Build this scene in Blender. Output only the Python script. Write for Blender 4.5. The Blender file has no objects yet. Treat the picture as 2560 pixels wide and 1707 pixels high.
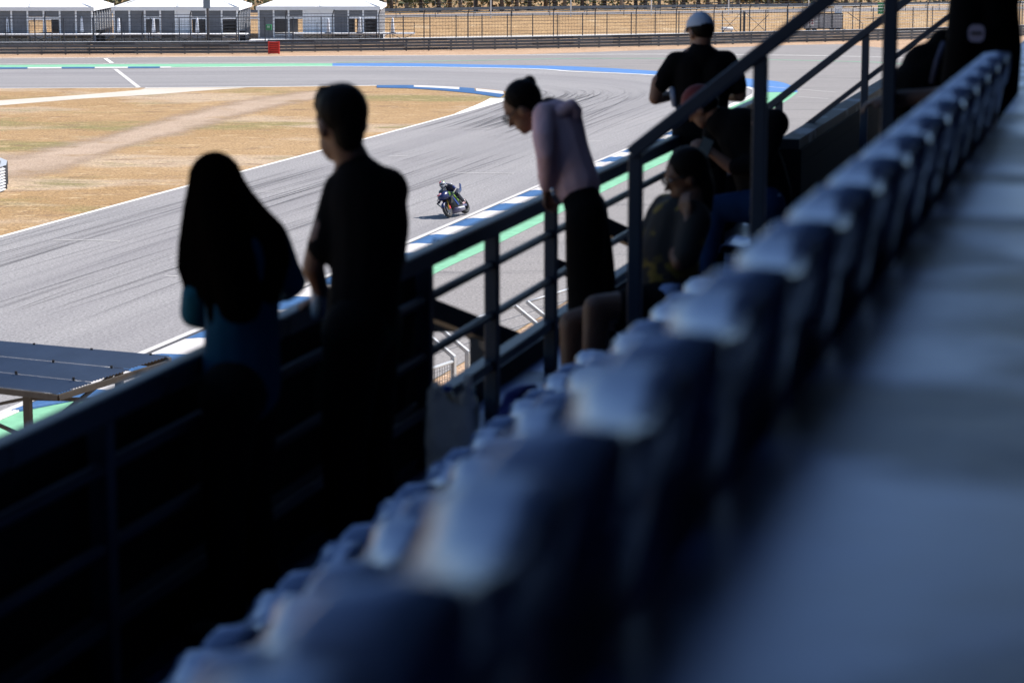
import bpy, bmesh, math, random
from mathutils import Vector, Matrix
R = math.radians
random.seed(7)
scene = bpy.context.scene
col = scene.collection
# ---------------------------------------------------------------- camera
CAM_H = 10.8                       # eye height above the track
FPX = 85 * 2560 / 36.0             # 85 mm lens, measured in photograph pixels
PITCH = math.atan(1040.5 / FPX)
cam_data = bpy.data.cameras.new("camera")
cam = bpy.data.objects.new("camera", cam_data)
col.objects.link(cam)
cam.location = (0, 0, CAM_H)
cam.rotation_euler = (math.pi / 2 - PITCH, 0, 0)
cam_data.sensor_width = 36
cam_data.sensor_fit = 'HORIZONTAL'
cam_data.lens = 85
cam_data.clip_start = 0.05
cam_data.clip_end = 4000
cam_data.dof.use_dof = True
cam_data.dof.focus_distance = 96
cam_data.dof.aperture_fstop = 3.4
cam_data.dof.aperture_blades = 9
scene.camera = cam
# ---------------------------------------------------------------- sky and sun
SUN_EL = R(51)
SUN_AZ = math.atan2(0.90, 0.36)    # from +Y towards +X
world = bpy.data.worlds.new("World")
scene.world = world
world.use_nodes = True
wn = world.node_tree
wn.nodes.clear()
sky = wn.nodes.new('ShaderNodeTexSky')
sky.sky_type = 'NISHITA'
sky.sun_disc = False
sky.sun_elevation = SUN_EL
sky.sun_rotation = SUN_AZ
sky.air_density = 1.0
sky.dust_density = 0.15
sky.ozone_density = 3.5
bg = wn.nodes.new('ShaderNodeBackground')
bg.inputs['Strength'].default_value = 0.095
wo = wn.nodes.new('ShaderNodeOutputWorld')
wn.links.new(sky.outputs[0], bg.inputs[0])
wn.links.new(bg.outputs[0], wo.inputs[0])
sun_data = bpy.data.lights.new("sun", 'SUN')
sun_data.energy = 5.0
sun_data.angle = R(0.53)
sun_data.color = (1.0, 0.94, 0.87)
sun = bpy.data.objects.new("sun", sun_data)
col.objects.link(sun)
sdir = Vector((math.sin(SUN_AZ) * math.cos(SUN_EL), math.cos(SUN_AZ) * math.cos(SUN_EL), math.sin(SUN_EL)))
sun.rotation_euler = (-sdir).to_track_quat('-Z', 'Y').to_euler()
sun.location = (30, 20, 60)
vs = scene.view_settings
vs.view_transform = 'Standard'
vs.look = 'None'
vs.exposure = 0.68
vs.gamma = 1.0
vs.use_curve_mapping = False
scene.cycles.use_denoising = True
scene.cycles.max_bounces = 6
scene.cycles.sample_clamp_indirect = 4.0
# ---------------------------------------------------------------- measuring helpers
_fw = Vector((0, math.cos(PITCH), -math.sin(PITCH)))
_up = Vector((0, math.sin(PITCH), math.cos(PITCH)))
_rt = Vector((1, 0, 0))
EYE = Vector((0, 0, CAM_H))

def ray(px, py):
    return _fw + _rt * ((px - 1280) / FPX) - _up * ((py - 853.5) / FPX)

def onz(px, py, z=0.0):
    d = ray(px, py)
    t = (z - CAM_H) / d.z
    p = EYE + d * t
    return Vector((p.x, p.y, z))

def at(px, py, depth):
    return EYE + ray(px, py) * depth

TH = R(14.4)                       # direction of the seat rows
RD = Vector((math.sin(TH), math.cos(TH), 0))
ND = Vector((-math.cos(TH), math.sin(TH), 0))

def S(u, v, h):
    """stand frame: u along the rows, v towards the track, h below the eye"""
    p = RD * u + ND * v
    return Vector((p.x, p.y, CAM_H - h))

# ---------------------------------------------------------------- materials
MATS = {}

def mat(name, color, rough=0.6, metal=0.0, spec=0.5, noise=None, bump=None, second=None, emit=None, coat=0.0, coords='Object', tint=None, coat_rough=0.03):
    """noise=(scale, amount); second=(color, scale, low, high); bump=(scale, strength)"""
    if name in MATS:
        return MATS[name]
    m = bpy.data.materials.new(name)
    m.use_nodes = True
    nt = m.node_tree
    b = nt.nodes['Principled BSDF']
    b.inputs['Roughness'].default_value = rough
    b.inputs['Metallic'].default_value = metal
    b.inputs['Specular IOR Level'].default_value = spec
    b.inputs['Coat Weight'].default_value = coat
    b.inputs['Coat Roughness'].default_value = coat_rough
    if tint:
        b.inputs['Specular Tint'].default_value = (*tint, 1)
        b.inputs['Coat Tint'].default_value = (*tint, 1)
    c4 = (*color, 1)
    b.inputs['Base Color'].default_value = c4
    L = nt.links
    tc = nt.nodes.new('ShaderNodeTexCoord')
    out = None
    if second:
        n = nt.nodes.new('ShaderNodeTexNoise')
        n.inputs['Scale'].default_value = second[1]
        n.inputs['Detail'].default_value = 6
        L.new(tc.outputs[coords], n.inputs['Vector'])
        mr = nt.nodes.new('ShaderNodeMapRange')
        mr.inputs['From Min'].default_value = second[2]
        mr.inputs['From Max'].default_value = second[3]
        L.new(n.outputs['Fac'], mr.inputs['Value'])
        mx = nt.nodes.new('ShaderNodeMix')
        mx.data_type = 'RGBA'
        mx.inputs['A'].default_value = c4
        mx.inputs['B'].default_value = (*second[0], 1)
        L.new(mr.outputs[0], mx.inputs['Factor'])
        out = mx.outputs['Result']
    if noise:
        n = nt.nodes.new('ShaderNodeTexNoise')
        n.inputs['Scale'].default_value = noise[0]
        n.inputs['Detail'].default_value = 8
        n.inputs['Roughness'].default_value = 0.65
        L.new(tc.outputs[coords], n.inputs['Vector'])
        mr = nt.nodes.new('ShaderNodeMapRange')
        mr.inputs['From Min'].default_value = 0.25
        mr.inputs['From Max'].default_value = 0.75
        mr.inputs['To Min'].default_value = 1 - noise[1]
        mr.inputs['To Max'].default_value = 1 + noise[1]
        L.new(n.outputs['Fac'], mr.inputs['Value'])
        mx = nt.nodes.new('ShaderNodeMix')
        mx.data_type = 'RGBA'
        mx.blend_type = 'MULTIPLY'
        mx.inputs['Factor'].default_value = 1
        if out:
            L.new(out, mx.inputs['A'])
        else:
            mx.inputs['A'].default_value = c4
        L.new(mr.outputs[0], mx.inputs['B'])
        out = mx.outputs['Result']
    if out:
        L.new(out, b.inputs['Base Color'])
    if bump:
        n = nt.nodes.new('ShaderNodeTexNoise')
        n.inputs['Scale'].default_value = bump[0]
        n.inputs['Detail'].default_value = 6
        L.new(tc.outputs[coords], n.inputs['Vector'])
        bp = nt.nodes.new('ShaderNodeBump')
        bp.inputs['Strength'].default_value = bump[1]
        bp.inputs['Distance'].default_value = bump[2] if len(bump) > 2 else 0.02
        L.new(n.outputs['Fac'], bp.inputs['Height'])
        L.new(bp.outputs[0], b.inputs['Normal'])
    if emit:
        b.inputs['Emission Color'].default_value = (*emit[0], 1)
        b.inputs['Emission Strength'].default_value = emit[1]
    MATS[name] = m
    return m

# ---------------------------------------------------------------- mesh builder
def basis(o):
    p = Vector((0, 0, 0))
    while o is not None:
        p = p + o.location
        o = o.parent
    return p

class MB:
    def __init__(self):
        self.v = []
        self.f = []
        self.uv = None

    def add(self, vs, fs):
        n = len(self.v)
        self.v += [Vector(p) for p in vs]
        self.f += [tuple(i + n for i in q) for q in fs]
        return self

    def box(self, c, s, m=None):
        """centre, full size, optional 3x3 rotation"""
        c = Vector(c)
        h = [x / 2 for x in s]
        vs = []
        for k in range(8):
            p = Vector((h[0] if k & 1 else -h[0], h[1] if k & 2 else -h[1], h[2] if k & 4 else -h[2]))
            vs.append(c + (m @ p if m else p))
        return self.add(vs, [(0, 2, 3, 1), (4, 5, 7, 6), (0, 1, 5, 4), (2, 6, 7, 3), (0, 4, 6, 2), (1, 3, 7, 5)])

    def beam(self, a, b, w, h, up=(0, 0, 1)):
        """rectangular bar between two points"""
        a, b = Vector(a), Vector(b)
        d = (b - a).normalized()
        up = Vector(up)
        if abs(d.dot(up)) > 0.98:
            up = RD.copy()
        s = d.cross(up).normalized()
        t = s.cross(d)
        vs = []
        for p in (a, b):
            for x, y in ((-1, -1), (1, -1), (1, 1), (-1, 1)):
                vs.append(p + s * (x * w / 2) + t * (y * h / 2))
        return self.add(vs, [(0, 1, 2, 3), (7, 6, 5, 4), (0, 4, 5, 1), (1, 5, 6, 2), (2, 6, 7, 3), (3, 7, 4, 0)])

    def tube(self, pts, r, n=8, cap=True):
        """round bar through points; r number or list"""
        pts = [Vector(p) for p in pts]
        rs = r if isinstance(r, (list, tuple)) else [r] * len(pts)
        vs, fs = [], []
        ref = None
        for i, p in enumerate(pts):
            d = (pts[min(i + 1, len(pts) - 1)] - pts[max(i - 1, 0)]).normalized()
            if ref is None:
                a = Vector((0, 0, 1)) if abs(d.z) < 0.9 else Vector((1, 0, 0))
                ref = d.cross(a).normalized()
            else:
                ref = (ref - d * ref.dot(d)).normalized()
            t = d.cross(ref)
            for k in range(n):
                an = 2 * math.pi * k / n
                vs.append(p + (ref * math.cos(an) + t * math.sin(an)) * rs[i])
        for i in range(len(pts) - 1):
            for k in range(n):
                k2 = (k + 1) % n
                fs.append((i * n + k, i * n + k2, (i + 1) * n + k2, (i + 1) * n + k))
        if cap:
            fs.append(tuple(reversed(range(n))))
            fs.append(tuple((len(pts) - 1) * n + k for k in range(n)))
        return self.add(vs, fs)

    def ball(self, c, r, m=None, nu=14, nv=9):
        c = Vector(c)
        r = r if isinstance(r, (list, tuple)) else (r, r, r)
        vs, fs = [], []
        for j in range(1, nv):
            ph = math.pi * j / nv
            for k in range(nu):
                th = 2 * math.pi * k / nu
                p = Vector((r[0] * math.sin(ph) * math.cos(th), r[1] * math.sin(ph) * math.sin(th), r[2] * math.cos(ph)))
                vs.append(c + (m @ p if m else p))
        top = Vector((0, 0, r[2]))
        vs.append(c + (m @ top if m else top))
        vs.append(c - (m @ top if m else top))
        for j in range(nv - 2):
            for k in range(nu):
                k2 = (k + 1) % nu
                fs.append((j * nu + k, (j + 1) * nu + k, (j + 1) * nu + k2, j * nu + k2))
        T = (nv - 1) * nu
        for k in range(nu):
            k2 = (k + 1) % nu
            fs.append((T, k, k2))
            fs.append((T + 1, (nv - 2) * nu + k2, (nv - 2) * nu + k))
        return self.add(vs, fs)

    def capsule(self, a, b, ra, rb, n=12):
        a, b = Vector(a), Vector(b)
        d = b - a
        if d.length < 1e-5:
            return self.ball(a, ra)
        self.ball(a, ra, nu=n, nv=8)
        self.ball(b, rb, nu=n, nv=8)
        return self.tube([a, b], [ra, rb], n)

    def chain(self, pts, n=12):
        """pts: list of (Vector, radius)"""
        for (a, ra), (b, rb) in zip(pts, pts[1:]):
            self.capsule(a, b, ra, rb, n)
        return self

    def poly(self, pts):
        return self.add(pts, [tuple(range(len(pts)))])

    def prism(self, pts, h):
        """polygon raised by h along z"""
        n = len(pts)
        top = [Vector(p) + Vector((0, 0, h)) for p in pts]
        fs = [tuple(range(n))[::-1], tuple(range(n, 2 * n))]
        for i in range(n):
            j = (i + 1) % n
            fs.append((i, j, n + j, n + i))
        return self.add(list(pts) + top, fs)

    def strip(self, a, b):
        n = len(a)
        return self.add(list(a) + list(b), [(i, i + 1, n + i + 1, n + i) for i in range(n - 1)])

    def mesh(self, name, off=None, smooth=False):
        me = bpy.data.meshes.new(name)
        off = off or Vector((0, 0, 0))
        me.from_pydata([tuple(p - off) for p in self.v], [], self.f)
        me.update()
        if smooth:
            me.polygons.foreach_set('use_smooth', [True] * len(me.polygons))
        return me

    def build(self, name, m, parent=None, smooth=False, fix=True, local=False):
        off = Vector((0, 0, 0)) if local else basis(parent)
        me = self.mesh(name, off, smooth)
        if fix:
            bm = bmesh.new()
            bm.from_mesh(me)
            bmesh.ops.recalc_face_normals(bm, faces=bm.faces)
            bm.to_mesh(me)
            bm.free()
        o = bpy.data.objects.new(name, me)
        col.objects.link(o)
        if m:
            me.materials.append(m)
        o.parent = parent
        return o

def tag(o, label=None, cat=None, group=None, kind=None):
    if label:
        o['label'] = label
    if cat:
        o['category'] = cat
    if group:
        o['group'] = group
    if kind:
        o['kind'] = kind
    return o

def thing(name, label, cat, loc=(0, 0, 0), rz=0.0, group=None):
    o = bpy.data.objects.new(name, None)
    o.empty_display_size = 0.1
    col.objects.link(o)
    o.location = loc
    o.rotation_euler = (0, 0, rz)
    return tag(o, label, cat, group)

def link_copy(o, parent=None):
    c = o.copy()
    col.objects.link(c)
    c.parent = parent
    for ch in o.children:
        link_copy(ch, c)
    return c

def inst(name, me, parent, loc=(0, 0, 0), rot=(0, 0, 0)):
    o = bpy.data.objects.new(name, me)
    col.objects.link(o)
    o.parent = parent
    o.location = loc
    o.rotation_euler = rot
    return o

def catmull(pts, n):
    """resample a polyline of Vectors with a smooth curve, n per span"""
    out = []
    for i in range(len(pts) - 1):
        p0 = pts[max(i - 1, 0)]
        p1, p2 = pts[i], pts[i + 1]
        p3 = pts[min(i + 2, len(pts) - 1)]
        for k in range(n):
            t = k / n
            out.append(0.5 * ((2 * p1) + (p2 - p0) * t + (2 * p0 - 5 * p1 + 4 * p2 - p3) * t * t + (3 * p1 - p0 - 3 * p2 + p3) * t ** 3))
    out.append(pts[-1])
    return out

def bevel(o, w=0.01, seg=2):
    md = o.modifiers.new('bevel', 'BEVEL')
    md.width = w
    md.segments = seg
    md.limit_method = 'ANGLE'
    return o
# ================================================================ GROUND MATERIALS
def ground_mat(name, c1, c2, s1, grain, gscale, extra=None, bumpd=0.02, rough=0.9, stretch=None):
    m = bpy.data.materials.new(name)
    m.use_nodes = True
    nt = m.node_tree
    L = nt.links
    b = nt.nodes['Principled BSDF']
    b.inputs['Roughness'].default_value = rough
    b.inputs['Specular IOR Level'].default_value = 0.25
    tc = nt.nodes.new('ShaderNodeTexCoord')
    def noise(scale, detail=6, vec=None, rgh=0.6):
        n = nt.nodes.new('ShaderNodeTexNoise')
        n.inputs['Scale'].default_value = scale
        n.inputs['Detail'].default_value = detail
        n.inputs['Roughness'].default_value = rgh
        L.new(vec or tc.outputs['Object'], n.inputs['Vector'])
        return n.outputs['Fac']
    def ramp(fac, a, bb, lo, hi):
        mr = nt.nodes.new('ShaderNodeMapRange')
        mr.inputs['From Min'].default_value = a
        mr.inputs['From Max'].default_value = bb
        mr.inputs['To Min'].default_value = lo
        mr.inputs['To Max'].default_value = hi
        L.new(fac, mr.inputs['Value'])
        return mr.outputs[0]
    def mix(fac, a, bb, mode='MIX'):
        x = nt.nodes.new('ShaderNodeMix')
        x.data_type = 'RGBA'
        x.blend_type = mode
        for k, val in (('Factor', fac), ('A', a), ('B', bb)):
            if isinstance(val, (int, float)):
                x.inputs[k].default_value = val
            elif isinstance(val, tuple):
                x.inputs[k].default_value = (*val, 1)
            else:
                L.new(val, x.inputs[k])
        return x.outputs['Result']
    vec = None
    if stretch:
        mp = nt.nodes.new('ShaderNodeMapping')
        mp.inputs['Scale'].default_value = stretch
        L.new(tc.outputs['Object'], mp.inputs['Vector'])
        vec = mp.outputs[0]
    c = mix(ramp(noise(s1, 7, vec), 0.38, 0.62, 0, 1), c1, c2)
    for (cc, sc, lo, hi) in (extra or []):
        c = mix(ramp(noise(sc, 7, vec), lo, hi, 0, 1), c, cc)
    g = noise(gscale, 3, None, 0.8)
    c = mix(1.0, c, ramp(g, 0.25, 0.75, 1 - grain, 1 + grain), 'MULTIPLY')
    L.new(c, b.inputs['Base Color'])
    if bumpd:
        bp = nt.nodes.new('ShaderNodeBump')
        bp.inputs['Strength'].default_value = 0.6
        bp.inputs['Distance'].default_value = bumpd
        L.new(g, bp.inputs['Height'])
        L.new(bp.outputs[0], b.inputs['Normal'])
    m['nodes_ready'] = 1
    return m, nt, b, c, noise, ramp, mix

M_runoff = ground_mat('runoff_asphalt', (0.235, 0.221, 0.216), (0.212, 0.20, 0.198), 0.12, 0.55, 11.0,
                      extra=[((0.145, 0.138, 0.14), 0.35, 0.55, 0.72), ((0.26, 0.245, 0.235), 0.9, 0.58, 0.72)], bumpd=0.004, stretch=(0.3, 1.6, 1))[0]
M_gravel = ground_mat('gravel', (0.43, 0.29, 0.19), (0.36, 0.235, 0.15), 0.4, 0.85, 14.0, bumpd=0.06,
                      extra=[((0.55, 0.42, 0.31), 5.0, 0.56, 0.66), ((0.16, 0.10, 0.07), 7.0, 0.58, 0.66)])[0]
M_pink = ground_mat('pale_gravel', (0.44, 0.315, 0.23), (0.38, 0.265, 0.185), 0.3, 0.65, 11.0, bumpd=0.05,
                    extra=[((0.50, 0.37, 0.29), 3.0, 0.56, 0.68), ((0.20, 0.13, 0.09), 4.5, 0.60, 0.68)])[0]
M_grass = ground_mat('dry_grass', (0.335, 0.22, 0.112), (0.295, 0.185, 0.085), 0.06, 0.75, 7.0, bumpd=0.06,
                     extra=[((0.38, 0.285, 0.195), 0.10, 0.52, 0.60), ((0.215, 0.175, 0.072), 0.085, 0.545, 0.64), ((0.17, 0.15, 0.055), 0.20, 0.61, 0.72),
                            ((0.19, 0.12, 0.07), 0.6, 0.56, 0.70), ((0.46, 0.34, 0.20), 1.3, 0.56, 0.70), ((0.14, 0.09, 0.05), 2.2, 0.60, 0.70)], stretch=(0.6, 1.2, 1))[0]
M_bank = ground_mat('dry_bank', (0.36, 0.235, 0.12), (0.30, 0.19, 0.095), 0.25, 0.6, 5.0, bumpd=0.08,
                    extra=[((0.42, 0.31, 0.19), 0.4, 0.56, 0.68), ((0.17, 0.12, 0.06), 0.6, 0.62, 0.74)])[0]
M_earth = ground_mat('earth', (0.36, 0.25, 0.16), (0.31, 0.21, 0.12), 0.05, 0.4, 3.0, bumpd=0.05)[0]
M_concrete_path = ground_mat('concrete_path', (0.52, 0.475, 0.415), (0.47, 0.43, 0.375), 0.3, 0.12, 6.0, bumpd=0.004)[0]
M_farroad = ground_mat('far_road', (0.23, 0.22, 0.23), (0.20, 0.19, 0.2), 0.1, 0.2, 4.0, bumpd=0)[0]

def paint(name, c, wear=0.12):
    return mat(name, c, rough=0.65, spec=0.3, noise=(1.7, wear), bump=(25, 0.2, 0.004))
M_wpaint = paint('white_paint', (0.70, 0.685, 0.66), 0.08)
M_bpaint = paint('blue_paint', (0.075, 0.185, 0.42), 0.20)
M_gpaint = paint('green_paint', (0.18, 0.42, 0.26), 0.2)
M_kwhite = mat('kerb_white', (0.52, 0.495, 0.485), rough=0.7, spec=0.3, second=((0.48, 0.44, 0.44), 0.9, 0.56, 0.78), noise=(6, 0.10), bump=(20, 0.3, 0.006))
M_kblue = mat('kerb_blue', (0.034, 0.105, 0.25), rough=0.6, spec=0.3, second=((0.022, 0.06, 0.15), 1.1, 0.55, 0.75), noise=(6, 0.2), bump=(20, 0.3, 0.006))
M_concrete = mat('kerb_concrete', (0.50, 0.47, 0.45), rough=0.85, noise=(3, 0.18))

# track asphalt uses the ribbon's own (along, across) coordinates
def track_mat():
    m, nt, b, c, noise, ramp, mix = ground_mat('track_asphalt', (0.262, 0.253, 0.256), (0.240, 0.233, 0.238), 0.09, 0.6, 11.0, bumpd=0.004)
    L = nt.links
    uv = nt.nodes.new('ShaderNodeUVMap')
    uv.uv_map = 'track'
    def mapped(sc, loc=(0, 0, 0)):
        mp = nt.nodes.new('ShaderNodeMapping')
        mp.inputs['Scale'].default_value = sc
        mp.inputs['Location'].default_value = loc
        L.new(uv.outputs[0], mp.inputs['Vector'])
        return mp.outputs[0]
    s1 = noise(1.0, 4, mapped((0.012, 1.5, 1)), 0.7)
    c = mix(ramp(s1, 0.50, 0.72, 0, 0.32), c, (0.125, 0.12, 0.13))
    s2 = noise(1.0, 3, mapped((0.03, 4.0, 1), (5, 3, 0)), 0.7)
    c = mix(ramp(s2, 0.56, 0.74, 0, 0.28), c, (0.105, 0.10, 0.11))
    s3 = noise(1.0, 2, mapped((0.006, 0.35, 1), (2, 9, 0)), 0.5)
    c = mix(ramp(s3, 0.42, 0.66, 0, 0.35), c, (0.145, 0.138, 0.15))
    L.new(c, b.inputs['Base Color'])
    return m
M_track = track_mat()

# ================================================================ GROUND SHEETS
def sheet(name, pxs, z, m, kind='structure', world=None):
    mb = MB()
    pts = [onz(x, y, z) for x, y in pxs] if world is None else [Vector((p[0], p[1], z)) for p in world]
    mb.poly(pts)
    o = mb.build(name, m, None, fix=False)
    # make it face up
    bm = bmesh.new()
    bm.from_mesh(o.data)
    bmesh.ops.triangulate(bm, faces=bm.faces, ngon_method='EAR_CLIP')
    for f in bm.faces:
        if f.normal.z < 0:
            f.normal_flip()
    bm.to_mesh(o.data)
    bm.free()
    if kind:
        o['kind'] = kind
    return o

sheet('ground', None, -0.03, M_earth, world=[(-1500, -300), (1500, -300), (1500, 2600), (-1500, 2600)])
# gravel between the run-off and the two barriers, near side below the stand and far side
sheet('gravel_trap', [(-260, 1700), (400, 1500), (1180, 1150), (1750, 1000), (2900, 190), (2560, 93), (2113, 101), (1408, 119), (600, 133), (0, 136), (-500, 137),
                      (-500, 152), (0, 152), (600, 146), (1300, 140), (1860, 121), (2200, 124), (2420, 150), (1363, 790), (1090, 950), (500, 1320), (-260, 1640)], -0.015, M_gravel)
far_edge = [(2420, 146), (2306, 129.5), (2232, 122), (2172, 117), (2113, 111), (1979, 113), (1860, 117.5), (1557, 128), (1300, 137), (600, 143), (0, 147), (-600, 149)]
sheet('runoff_area', far_edge + [(-600, 1400), (-260, 1640), (500, 1300), (1090, 945), (1363, 784), (1700, 585), (2100, 350)], -0.006, M_runoff)

INNER = [(0, (-700, 784)), (1, (0, 592)), (2, (466, 465.5)), (3, (912, 347.5)), (4, (1143, 285)), (5, (1250, 247)), (5.4, (1272, 237)), (6, (1256, 228)), (7, (1165, 220)), (8, (942, 214)), (9, (600, 218)), (10, (363, 220)), (11, (0, 221)), (12, (-600, 223))]
OUTER = [(0, (-420, 1212)), (1, (100, 990)), (2, (506, 818)), (3, (1010, 609)), (4, (1342, 466)), (5, (1600, 359)), (5.4, (1845, 256)), (5.7, (1888, 231)), (6, (1850, 215)), (7, (1646, 189)), (8, (1300, 171.5)), (9, (831, 166)), (10, (400, 169.5)), (11, (0, 172.6)), (12, (-600, 177))]
def keyed(tab, ts, z):
    pts = [onz(*p, z) for _, p in tab]
    ks = [k for k, _ in tab]
    n = 12
    sm = catmull(pts, n)
    tt = []
    for i in range(len(ks) - 1):
        tt += [ks[i] + (ks[i + 1] - ks[i]) * k / n for k in range(n)]
    tt.append(ks[-1])
    out = []
    for t in ts:
        for i in range(len(tt) - 1):
            if tt[i] <= t <= tt[i + 1] + 1e-9:
                q = (t - tt[i]) / (tt[i + 1] - tt[i])
                out.append(sm[i].lerp(sm[i + 1], q))
                break
    return out
NT = 150
ts = [12 * i / NT for i in range(NT + 1)]
ZT = 0.006
inner = keyed(INNER, ts, ZT)
outer = keyed(OUTER, ts, ZT)
def track_ribbon():
    nv = 8
    me = bpy.data.meshes.new('race_track')
    verts, faces, uvs = [], [], []
    L = 0
    for i in range(NT + 1):
        if i:
            L += ((inner[i] + outer[i]) / 2 - (inner[i - 1] + outer[i - 1]) / 2).length
        W = (outer[i] - inner[i]).length
        for j in range(nv + 1):
            q = j / nv
            verts.append(tuple(inner[i].lerp(outer[i], q)))
            uvs.append((L, q * 14.0))
    for i in range(NT):
        for j in range(nv):
            a = i * (nv + 1) + j
            faces.append((a, a + nv + 1, a + nv + 2, a + 1))
    me.from_pydata(verts, [], faces)
    uvl = me.uv_layers.new(name='track')
    for lp in me.loops:
        uvl.data[lp.index].uv = uvs[lp.vertex_index]
    me.update()
    bm = bmesh.new()
    bm.from_mesh(me)
    for f in bm.faces:
        if f.normal.z < 0:
            f.normal_flip()
    bm.to_mesh(me)
    bm.free()
    me.materials.append(M_track)
    o = bpy.data.objects.new('race_track', me)
    col.objects.link(o)
    return tag(o, kind='structure')
race_track = track_ribbon()

# infield of dry grass inside the bend (its rim follows the inner edge)
inf = [Vector((p.x, p.y, 0)) for p in inner]
sheet('infield_grass', None, 0.010, M_grass, world=[(p.x, p.y) for p in inf])

# worn pale gravel strip across the infield
random.seed(3)
up_e = [(-30, 392), (60, 384), (150, 362), (260, 338), (370, 308), (470, 282), (580, 256), (700, 236), (800, 227), (850, 226)]
lo_e = [(850, 230), (790, 247), (700, 266), (590, 294), (480, 326), (370, 352), (250, 392), (160, 424), (60, 440), (-30, 446)]
def strip_material():
    m, nt, bs, c, noise, ramp, mix = ground_mat('pale_gravel_strip', (0.43, 0.325, 0.245), (0.375, 0.28, 0.205), 0.3, 0.65, 11.0, bumpd=0.05,
                    extra=[((0.46, 0.35, 0.27), 3.0, 0.56, 0.68), ((0.20, 0.13, 0.09), 4.5, 0.60, 0.68), ((0.29, 0.19, 0.09), 0.25, 0.55, 0.70)])
    L = nt.links
    uv = nt.nodes.new('ShaderNodeUVMap')
    uv.uv_map = 'strip'
    sep = nt.nodes.new('ShaderNodeSeparateXYZ')
    L.new(uv.outputs[0], sep.inputs[0])
    n = noise(0.35, 8, None, 0.7)
    ad = nt.nodes.new('ShaderNodeMath')
    ad.operation = 'MULTIPLY_ADD'
    ad.inputs[1].default_value = 0.9
    L.new(n, ad.inputs[0])
    L.new(sep.outputs['Y'], ad.inputs[2])
    mr = ramp(ad.outputs[0], 0.58, 1.15, 0.0, 0.9)
    L.new(mr, bs.inputs['Alpha'])
    return m
def gravel_strip():
    A = catmull([onz(*p, 0.014) for p in up_e], 6)
    B = catmull([onz(*p, 0.014) for p in reversed(lo_e)], 6)
    n = min(len(A), len(B))
    nv = 6
    verts, faces, uvs = [], [], []
    for i in range(n):
        d = B[i] - A[i]
        a, bb = A[i] - d * 0.25, B[i] + d * 0.25
        for k in range(nv + 1):
            q = k / nv
            verts.append(tuple(a.lerp(bb, q)))
            uvs.append((i / n, 1 - abs(2 * q - 1)))
    for i in range(n - 1):
        for k in range(nv):
            q = i * (nv + 1) + k
            faces.append((q, q + 1, q + nv + 2, q + nv + 1))
    me = bpy.data.meshes.new('gravel_strip')
    me.from_pydata(verts, [], faces)
    ul = me.uv_layers.new(name='strip')
    for lp in me.loops:
        ul.data[lp.index].uv = uvs[lp.vertex_index]
    me.materials.append(strip_material())
    o = bpy.data.objects.new('gravel_strip', me)
    col.objects.link(o)
    bm = bmesh.new()
    bm.from_mesh(me)
    for f in bm.faces:
        if f.normal.z < 0:
            f.normal_flip()
    bm.to_mesh(me)
    bm.free()
    o['kind'] = 'structure'
gravel_strip()
# concrete service road joining the far straight
sheet('service_road', [(-300, 268), (0, 251.5), (200, 238), (351, 225), (363, 221.5), (480, 220.5), (620, 219.5), (565, 223), (480, 229), (387, 236.6), (208, 247), (0, 264), (-300, 285)], 0.016, M_concrete_path)
MB_ = MB()

def line_strip(pxs, w0, w1=None, z=0.018, n=10):
    """painted line along pixels on the ground; width in metres"""
    P = catmull([onz(*p, z) for p in pxs], n)
    a, b = [], []
    for i, p in enumerate(P):
        d = (P[min(i + 1, len(P) - 1)] - P[max(i - 1, 0)]).normalized()
        s = Vector((-d.y, d.x, 0))
        w = w0 + ((w1 if w1 is not None else w0) - w0) * i / (len(P) - 1)
        a.append(p + s * w / 2)
        b.append(p - s * w / 2)
    return MB().strip(a, b)

def up_face(o):
    bm = bmesh.new()
    bm.from_mesh(o.data)
    for f in bm.faces:
        if f.normal.z < 0:
            f.normal_flip()
    bm.to_mesh(o.data)
    bm.free()
    return o

def mark(name, mb, m, parent=race_track):
    return up_face(mb.build(name, m, parent, fix=False))

# edge lines, one part each
mark('edge_line', line_strip([(-700, 784), (0, 592), (466, 465.5), (912, 347.5), (1143, 285)], 0.22), M_wpaint)
mark('edge_line', line_strip([(1143, 285), (1214, 261), (1256, 246)], 0.30, 1.6, z=0.019), M_wpaint)
mark('edge_line', line_strip([(-420, 1212), (100, 990), (506, 818), (1010, 609), (1342, 466), (1600, 359)], 0.22), mat('edge_white', (0.48, 0.465, 0.455), rough=0.8, noise=(1.5, 0.15)))
mark('edge_line', line_strip([(1600, 359), (1845, 256), (1888, 231), (1850, 215), (1646, 189), (1438, 179.5), (1300, 171.5), (831, 166), (400, 169.5)], 0.42, z=0.019), M_wpaint)
mark('edge_line', line_strip([(363, 220), (600, 218), (942, 214)], 0.40, z=0.020), M_wpaint)
mark('edge_line', line_strip([(-200, 221), (0, 221), (347, 219.3)], 0.22), M_wpaint)
mark('crossing_line', line_strip([(288, 173), (347, 219)], 0.32, z=0.020), mat('worn_white', (0.52, 0.505, 0.49), rough=0.8, noise=(2, 0.25)))
mark('crossing_line', line_strip([(263, 146.4), (280, 158.5)], 0.34, z=0.021), M_wpaint)
for pxs in ([(133, 599.5), (300, 602)], [(635, 479), (710, 479)], [(1137, 432), (1285, 434)], [(970, 391), (1020, 389)], [(1115, 321), (1228, 321.5)],
            [(411, 689), (445, 690)], [(1460, 353), (1500, 353)], [(1195, 246.8), (1195.1, 246.8)]):
    if abs(pxs[0][0] - pxs[1][0]) > 2:
        mark('grid_line', line_strip(pxs, 0.10, z=0.020), MATS['worn_white'])
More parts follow.
